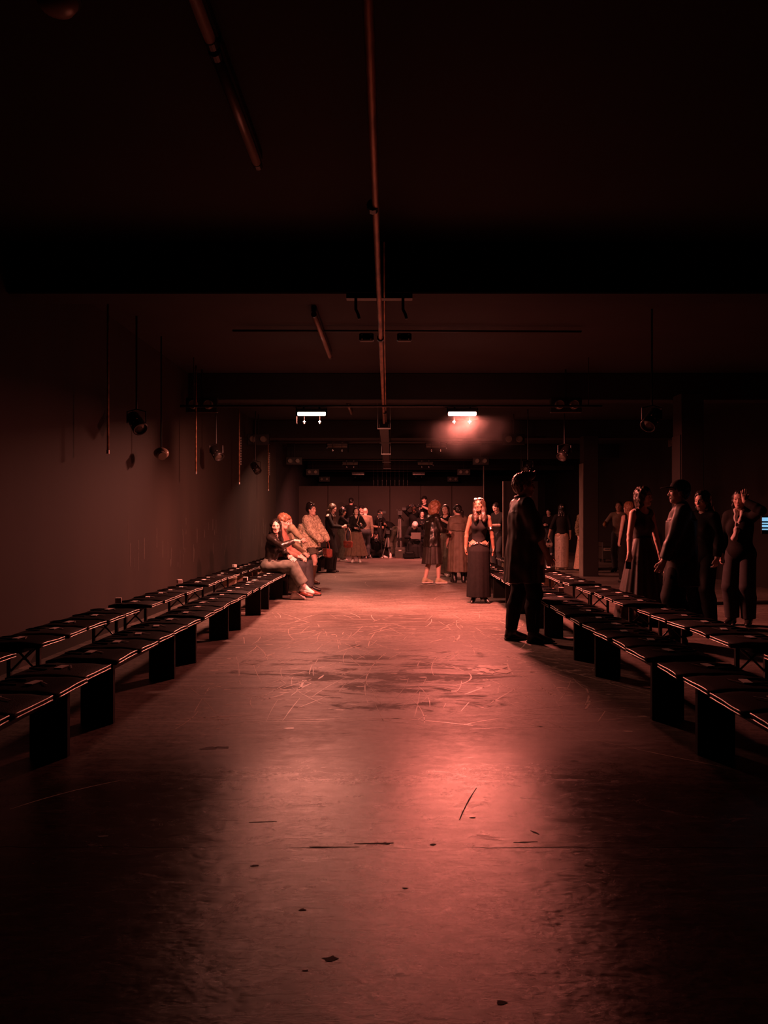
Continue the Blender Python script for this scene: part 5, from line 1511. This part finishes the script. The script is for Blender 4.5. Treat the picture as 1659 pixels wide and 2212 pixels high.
PEOPLE['drink'] = person(5.72, 19.3, (-0.55, -0.8), 1.76, 'smiling man in a dark suit holding a drink near the right column',
    dict(head=(5, 0, 0), wr=(0.22, 0.34, 1.13), er=(0.8, -0.5, -0.6), hr='grip', hdr=(0.2, 0.8, 0.5)), 'skin2', plain('cgrey', 'cnavy', 'hbrown'))
def w(J):
    return [('top', 'cblack', top_c(J, 0.014, 0.0, 0.0, neck=0.09, deep=0.06)), ('trousers', 'cblack', trousers_c(J, 0.02, 0.05, 0.09, 2.0, 0.12)), ('hair', 'hauburn', hair_c(J, 'long', 0.24, 0.008))] + shoes(J, 'bboot')
person(4.95, 16.0, (-0.4, 1.0), 1.68, 'long-haired woman in black wide trousers seen from behind, next to the smiling man', dict(fem=True, head=(20, 0, 0)), 'skin', w, True, faced=False)

def w(J):
    dr = top_c(J, 0.012, 0.0, 0.04, neck=0.080, deep=0.035)
    sk = skirt_c(J, 0.06, 1.10, (0.115, 0.092), (0.20, 0.17), (0.36, 0.32), 10, 0.055, 0.86)
    belt = [loft([(1.115, 0, 0, 0.122, 0.10), (1.08, 0, 0, 0.122, 0.10)], 0)]
    hr = hair_c(J, 'bob', 0, 0.012, 0.0, 0.008, 1.5)
    return [('bodice', 'csatin', dr), ('long_skirt', 'csatin', sk, ('waistband', 'cblack', belt)), ('hair', 'hbrown', hr)] + shoes(J, 'bboot')
PEOPLE['bare'] = person(3.20, 9.8, (0.42, -0.90), 1.72, 'woman in a sleeveless black dress with her bare arm lit red',
    dict(fem=True, head=(22, 2, 3), wr=(0.27, 0.06, 0.86), er=(0.9, -0.5, 0), wl=(-0.25, 0.05, 0.88), hr='grip', pnr=(-0.4, -1, 0)), 'skin', w, True)

def w(J):
    sh = top_c(J, 0.038, 1.9, -0.34, 0.036, 0.026, 0.06) + [loft([(1.30, 0, 0, 0.19, 0.15), (0.6, 0, -0.01, 0.215, 0.185)], 0.04, 0, 5, 0.05), strands(0.006, 24), keep((0, 0, 0.62), (0, 0, 1))]
    return [('shirt', 'csatin', sh), ('trousers', 'cblack', trousers_c(J, 0.03, 0.07, 0.08, 1.97)), ('hair', 'hblack', hair_c(J, 'short')), cap_hat(J)] + shoes(J, 'bboot', sole='bboot')
PEOPLE['cap'] = person(3.07, 8.15, (-0.93, 0.30), 1.72, 'man in a flat-peaked cap and loose black shirt facing the woman with the bare arm',
    dict(head=(4, -2, 0), wr=(0.21, 0.10, 0.86), wl=(-0.20, 0.18, 0.88), hr='relax', hl='relax', er=(0.8, -0.8, 0)), 'skin', w)
def w(J):
    return [('jacket', 'cblack', top_c(J, 0.03, 1.95, -0.2, 0.028, 0.022)), ('trousers', 'cblack', trousers_c(J, 0.02, 0.04, 0.05)), ('hair', 'hblack', hair_c(J, 'long', 0.15, 0.01))] + shoes(J, 'bboot')
person(3.82, 9.4, (-0.8, -0.45), 1.66, 'dark-haired woman in black just behind the man in the cap, face half lit', dict(fem=True, head=(6, 6, 0)), 'skin', w, True)
def w(J):
    bl = [cap(J.N + J.M @ V3(0.045 * s, 0.05, 0.02), J.P + J.M @ V3(0.015 * s, 0.135, 0.28), 0.026, 0.022, 0.01) for s in (1, -1)] + [cap(J.P + J.M @ V3(0, 0.14, 0.30), J.P + J.M @ V3(0.03, 0.15, 0.18), 0.025, 0.04, 0.02), lumps(0.006, 40, 2)]
    return [('jacket', 'cblack', top_c(J, 0.03, 1.9, -0.12, 0.028, 0.022, 0.06, vneck=0.12), ('blouse_ruffle', 'white', bl)), ('trousers', 'cnavy', trousers_c(J, 0.02, 0.05, 0.05)), ('hair', 'hblack', hair_c(J, 'long', 0.2))] + shoes(J, 'bboot')
person(4.36, 9.6, (-0.65, -0.75), 1.68, 'woman in a black jacket with white ruffle raising one hand to her head',
    dict(fem=True, head=(4, 4, 0), wl=(-0.10, 0.17, 1.58), el=(-0.9, 0.3, -0.4), hl='flat', hdl=(0.1, -0.15, 1), pnl=(0.3, -1, 0)), 'skin', w, True)
person(5.75, 28.0, (-0.5, -0.8), 1.72, 'person in dark clothes and pale shoes far back on the right, looking at a phone', dict(head=(0, 20, 0), wr=(0.06, 0.34, 1.12), wl=(-0.06, 0.34, 1.12), er=(0.5, -0.4, -0.9), el=(-0.5, -0.4, -0.9)), 'skin', plain(shoe='white'))

# ------------------------------------------------------------------ things people hold and camera gear
def held(name, J, sd, label, cat, rotz=0.0, at_=None):
    """an Empty in a hand: x along the thumb side, y along the fingers, z out of the palm"""
    c, d, n, t = J.palm[sd]
    c = c if at_ is None else V3(*at_)
    o = empty(name, (0, 0, 0), 0, label, cat)
    x, y, z = (dir_world(J, v).normalized() for v in (t, d, n))
    z = x.cross(y) if x.cross(y).dot(z) > 0 else -x.cross(y)
    x = y.cross(z)
    m = Matrix((x, y, z)).transposed().to_4x4()
    m.translation = to_world(J, c)
    o.matrix_world = m
    return o
def up_at(name, J, p, label, cat, face=None, group=None):
    """an upright Empty at a point of the figure, +y pointing along face"""
    w = to_world(J, p)
    f = dir_world(J, (0, 1, 0)) if face is None else Vector((face[0], face[1], 0))
    return empty(name, w, math.atan2(-f.x, f.y), label, cat, group)

def phone(J, sd, label, case, lens=True, flip=1):
    o = held('phone', J, sd, label, 'phone')
    MB().box((-0.036, -0.045, -0.004), (0.036, 0.105, 0.004), c=0.003).build('phone_body', M[case], o)
    MB().box((-0.033, -0.040, min(0.004 * flip, 0.0045 * flip)), (0.033, 0.100, max(0.004 * flip, 0.0045 * flip))).build('screen_glass', M['glass'], o)
    if lens:
        for k in range(2):
            MB().lathe([(0.009, 0), (0.009, 0.002), (0.006, 0.003)], (0.018, 0.085 - 0.022 * k, -0.004 * flip), (0, 0, -flip), 10).build('camera_lens', M['glass'], o)
    return o
phone(PEOPLE['point'], -1, 'pale pink phone held in the lap of the pointing woman', 'phonepink', True, -1)
phone(PEOPLE['long'], 1, 'dark phone in the hands of the woman with long brown hair', 'cambody')
phone(PEOPLE['bare'], 1, 'black phone hanging in the bare-armed woman\'s hand', 'cambody')

def handbag(o, m, w=0.13, h=0.17, d=0.06, strap=0.28, sm='strap'):
    b = MB()
    b.box((-w, -d, -h), (w, d, 0), c=0.025).build('bag_body', M[m], o)
    MB().box((-w * 0.97, -d - 0.008, -h * 0.62), (w * 0.97, -d + 0.004, 0.006), c=0.003).build('flap', M[m], o)
    MB().path([(-w * 0.85, 0, -0.01), (-w * 0.5, 0, strap * 0.7), (0, 0, strap), (w * 0.5, 0, strap * 0.7), (w * 0.85, 0, -0.01)], 0.009, 6).build('strap', M[sm], o, True)
    MB().box((-0.018, -d - 0.014, -h * 0.62), (0.018, -d - 0.006, -h * 0.45)).build('clasp', M['chrome'], o)
    return o
J = PEOPLE['long']
handbag(up_at('handbag', J, J.palm[-1][0] + V3(0, 0.05, -0.36), 'oxblood leather handbag hanging from the reading woman\'s wrist', 'bag', (0.3, 1)), 'redbrown', 0.11, 0.17, 0.05, 0.34)
J = PEOPLE['fur']
handbag(up_at('handbag', J, J.palm[-1][0] + V3(0.02, 0.02, -0.17), 'brown leather handbag carried by the woman in the fur coat', 'bag', (1, 0.4)), 'redbrown', 0.14, 0.18, 0.06, 0.15, 'redbrown')
J = PEOPLE['sequin']
o = handbag(up_at('handbag', J, J.palm[-1][0] + V3(0, 0, -0.12), 'small glittering handbag held beside the sequinned skirt', 'bag', (0, 1)), 'sequin', 0.085, 0.115, 0.035, 0.11, 'chrome')
o = held('drink_glass', PEOPLE['drink'], 1, 'amber drink in a tumbler held by the smiling man', 'glass')
c = MB().lathe([(0.028, -0.05), (0.034, 0.06), (0.031, 0.06), (0.027, -0.04)], (0, 0, 0.0), (1, 0, 0), 14).build('tumbler', M['drink'], o, True)
MB().box((0.02, -0.012, -0.012), (0.045, 0.012, 0.012), c=0.003).build('ice_cube', M['card'], o)

def still_camera(o, flash=False):
    """lens looks along +y"""
    MB().box((-0.068, -0.030, -0.045), (0.068, 0.030, 0.045), c=0.010).build('camera_body', M['cambody'], o)
    MB().box((-0.026, -0.028, 0.045), (0.026, 0.026, 0.072), c=0.008).build('prism_hump', M['cambody'], o)
    MB().lathe([(0.034, 0.03), (0.036, 0.05), (0.036, 0.10), (0.040, 0.11), (0.040, 0.125), (0.033, 0.125), (0.030, 0.115)], (0, 0, -0.004), (0, 1, 0), 18).build('lens_barrel', M['cambody'], o, True)
    MB().lathe([(0.031, 0.112), (0.015, 0.117)], (0, 0, -0.004), (0, 1, 0), 18).build('front_glass', M['glass'], o)
    MB().tube((0.05, 0, 0.045), (0.05, 0, 0.053), 0.012, None, 10).build('dial', M['galv'], o)
    if flash:
        MB().box((-0.03, -0.02, 0.072), (0.03, 0.02, 0.14), c=0.006).build('flash_head', M['cambody'], o)
        MB().box((-0.027, 0.02, 0.095), (0.027, 0.024, 0.135)).build('flash_window', M['card'], o)
    return o
J = PEOPLE['camera']
still_camera(up_at('camera', J, (J.palm[1][0] + J.palm[-1][0]) / 2 + V3(-0.03, 0.05, 0.03), 'black camera with a flash held at the waist of the woman in the brown skirt', 'camera', (0.75, -0.65)), True)
J = PEOPLE['sit']
still_camera(up_at('camera', J, (J.palm[1][0] + J.palm[-1][0]) / 2 + V3(0.0, 0.06, -0.02), 'camera held up by the photographer sitting on the floor', 'camera'))
J = PEOPLE['high']
still_camera(up_at('camera', J, (J.palm[1][0] + J.palm[-1][0]) / 2 + V3(0.0, 0.05, 0.02), 'camera held up in front of the face of the dark-skinned photographer', 'camera'))
J = PEOPLE['small']
still_camera(up_at('camera', J, (J.palm[1][0] + J.palm[-1][0]) / 2 + V3(0.0, 0.05, 0.0), 'small camera in both hands of the woman behind the laptop user', 'camera'))
J = PEOPLE['top']
o = still_camera(up_at('camera', J, (J.palm[1][0] + J.palm[-1][0]) / 2 + V3(0.0, 0.06, 0.03), 'camera on a monopod held by the man high on the riser', 'camera'))
MB().tube((0, 0, -0.045), (0, 0, -1.35 * J.sc), 0.013, None, 10).build('monopod', M['galv'], o)

def tripod(x, y, h, lab, leg_m='galv', spread=0.34, pan=True, rz=0.0):
    t = empty('tripod', (x, y, 0), rz, lab, 'tripod')
    MB().lathe([(0.045, h - 0.10), (0.05, h - 0.06), (0.035, h - 0.02), (0.05, h)], n=14).build('head', M['cambody'], t, True)
    MB().tube((0, 0, h * 0.45), (0, 0, h - 0.09), 0.018, None, 10).build('centre_column', M[leg_m], t)
    for k in range(3):
        a = 2.094 * k - 1.57 + 0.3
        p = lambda r, z: Vector((r * math.cos(a), r * math.sin(a), z))
        lg = MB().tube(p(0.04, h - 0.13), p(spread * 0.55, h * 0.42), 0.017, None, 8).tube(p(spread * 0.55, h * 0.44), p(spread, 0.02), 0.012, None, 8).build('leg', M[leg_m], t)
        MB().tube(p(spread * 0.53, h * 0.47), p(spread * 0.57, h * 0.40), 0.023, None, 8).build('leg_lock', M['cambody'], lg)
        MB().ell(p(spread, 0.016), (0.022, 0.022, 0.016), None, 8, 6).build('rubber_foot', M['white'] if leg_m == 'galv' else M['cambody'], lg)
    if pan:
        MB().path([(0.04, 0.05, h - 0.04), (0.1, 0.25, h - 0.12), (0.13, 0.38, h - 0.20)], 0.011, 8).build('pan_handle', M['cambody'], t, True)
    return t
def video_camera(x, y, z, lab, s=1.0):
    """lens looks towards the runway (-y)"""
    o = empty('video_camera', (x, y, z), 0, lab, 'video camera', scale=s)
    MB().box((-0.065, -0.12, 0.005), (0.065, 0.16, 0.15), c=0.012).build('camera_body', M['cambody'], o)
    MB().lathe([(0.045, 0.12), (0.052, 0.16), (0.052, 0.26), (0.046, 0.26), (0.04, 0.24)], (0, 0, 0.075), (0, -1, 0), 18).build('lens_barrel', M['cambody'], o, True)
    MB().lathe([(0.042, 0.238), (0.02, 0.243)], (0, 0, 0.075), (0, -1, 0), 18).build('front_glass', M['glass'], o)
    MB().box((-0.075, -0.34, 0.0), (0.075, -0.24, 0.15), c=0.006).build('matte_box', M['cambody'], o)
    MB().path([(0, -0.10, 0.15), (0, -0.09, 0.21), (0, 0.10, 0.21), (0, 0.11, 0.15)], 0.013, 8).build('top_handle', M['cambody'], o, True)
    MB().box((0.07, -0.06, 0.16), (0.20, -0.04, 0.25), c=0.004).build('monitor', M['cambody'], o)
    MB().tube((-0.09, -0.22, 0.17), (-0.09, 0.0, 0.17), 0.016, None, 10).build('microphone', M['cambody'], o)
    for k in range(3):
        MB().ell((0.067, -0.05 + 0.06 * k, 0.09), (0.006, 0.008, 0.008), None, 8, 6).build('button', M['chrome'], o)
    return o
tripod(-0.38, 26.5, 1.36, 'tall black tripod at the left of the photographers', 'cambody', 0.26)
video_camera(-0.38, 26.5, 1.36, 'video camera with a large hood on the left black tripod')
tripod(-0.11, 26.2, 0.82, 'short chrome-legged tripod in the middle of the photographers', 'galv', 0.20, False)
video_camera(-0.11, 26.2, 0.82, 'small video camera on the short chrome tripod', 0.85)
tripod(0.30, 26.75, 1.46, 'tallest tripod with a grey column at the right of the photographers', 'galv', 0.15)
video_camera(0.30, 26.75, 1.46, 'large video camera on the tallest tripod', 1.1)

J = PEOPLE['laptop']
o = up_at('laptop', J, V3(0, 0.43, 0.655), 'open grey laptop on the knees of the white-haired person', 'laptop')
MB().box((-0.165, -0.11, 0), (0.165, 0.115, 0.016), c=0.004).build('base', M['laptop'], o)
MB().box((-0.15, -0.07, 0.016), (0.15, 0.07, 0.018)).build('keyboard', M['cambody'], o)
MB().box((-0.165, 0.115, 0.012), (0.165, 0.125, 0.225), c=0.003).build('lid', M['laptop'], o)
MB().box((-0.155, 0.112, 0.022), (0.155, 0.1152, 0.215)).build('screen', M['glass'], o)
def flight_case(x, y, w, d, h, lab, wheels=False, label=False, latch=True):
    o = empty('flight_case', (x, y, 0), 0, lab, 'case')
    z0 = 0.10 if wheels else 0.0
    MB().box((-w / 2, -d / 2, z0), (w / 2, d / 2, z0 + h * 0.72), c=0.008).build('case_body', M['case'], o)
    MB().box((-w / 2, -d / 2, z0 + h * 0.735), (w / 2, d / 2, z0 + h), c=0.008).build('lid', M['case'], o)
    for sx in (-1, 1):
        MB().box((sx * w / 2 - 0.012, -d / 2 - 0.006, z0), (sx * w / 2 + 0.012, -d / 2 + 0.012, z0 + h)).build('edge_rail', M['galv' if wheels else 'steel'], o)
        if wheels:
            for sy in (-1, 1):
                MB().lathe([(0.045, -0.018), (0.05, 0), (0.045, 0.018)], (sx * (w / 2 - 0.08), sy * (d / 2 - 0.08), 0.05), (1, 0, 0), 14).box((sx * (w / 2 - 0.08) - 0.03, sy * (d / 2 - 0.08) - 0.03, 0.085), (sx * (w / 2 - 0.08) + 0.03, sy * (d / 2 - 0.08) + 0.03, 0.10)).build('caster', M['steel'], o)
    if latch:
        MB().box((-0.05, -d / 2 - 0.008, z0 + h * 0.66), (0.05, -d / 2, z0 + h * 0.80), c=0.003).build('latch', M['galv'], o)
    if label:
        lb = MB().box((-w / 2 + 0.03, -d / 2 - 0.006, z0 + h * 0.50), (-w / 2 + 0.31, -d / 2, z0 + h * 0.66)).build('label', M['label'], o)
        for k, (a, b) in enumerate(((0.06, 0.10), (0.105, 0.15), (0.155, 0.20), (0.21, 0.28))):
            MB().box((-w / 2 + a, -d / 2 - 0.008, z0 + h * 0.57), (-w / 2 + b, -d / 2 - 0.006, z0 + h * 0.62)).build('print_mark', M['cambody'], lb)
    return o
flight_case(6.72, 23.8, 0.52, 0.6, 0.52, 'wheeled black flight case with a pale label, beyond the right column', True, True, False)
flight_case(0.78, 26.55, 0.46, 0.34, 0.44, 'black case the laptop user sits on')
flight_case(0.30, 26.2, 0.34, 0.26, 0.36, 'small dark case between the tallest tripod and the laptop user')
o = empty('camera_bag', (0.60, 25.75, 0), 0.2, 'black camera bag slumped on the floor by the small dark case', 'bag')
MB().box((-0.20, -0.12, 0), (0.20, 0.12, 0.22), c=0.05).build('bag_body', M['cblack'], o)
MB().path([(-0.16, -0.1, 0.20), (-0.1, -0.14, 0.27), (0.1, -0.14, 0.27), (0.16, -0.1, 0.20)], 0.014, 6).build('strap', M['cblack'], o, True)
for i, (x, y, lab) in enumerate(((-0.02, 26.05, 'white water bottle on the floor left of the short chrome tripod'), (0.16, 26.15, 'white water bottle on the floor by the tallest tripod'))):
    o = empty('water_bottle', (x, y, 0), 0, lab, 'bottle', 'bottles at the photographers\' feet')
    MB().lathe([(0.032, 0), (0.034, 0.02), (0.034, 0.14), (0.014, 0.175), (0.014, 0.19)], n=12).build('bottle_body', M['white'], o, True)
    MB().lathe([(0.016, 0.19), (0.016, 0.21)], n=10).build('screw_cap', M['redbrown'], o)
o = MB().path([(-0.35, 26.1, 0.006), (-0.1, 25.98, 0.006), (0.1, 26.06, 0.006), (0.25, 25.95, 0.006), (0.42, 26.0, 0.006)], 0.006, 6).build('cable', M['redbrown'], None, True)
tag(o, 'thin red cable lying on the floor in front of the tripods', 'cable')

# glowing display at the right edge of the frame
o = empty('display_stand', (4.09, 8.3, 0), -0.35, 'small blue glowing display on a thin black stand at the right edge', 'screen')
MB().lathe([(0.16, 0), (0.16, 0.012), (0.03, 0.025)], n=18).build('base', M['steel'], o)
MB().tube((0, 0, 0.02), (0, 0, 1.18), 0.014, None, 8).build('pole', M['steel'], o)
MB().box((-0.09, -0.015, 1.16), (0.09, 0.012, 1.36), c=0.006).build('display_frame', M['cambody'], o)
for k, (z, hh) in enumerate(((1.335, 0.010), (1.315, 0.020), (1.280, 0.010), (1.250, 0.018), (1.215, 0.010))):
    MB().box((-0.080, -0.019, z - hh / 2 - 0.004), (0.080 - 0.02 * (k % 2), -0.015, z + hh / 2), c=0.0015).build('lit_row', M['screen'], o)
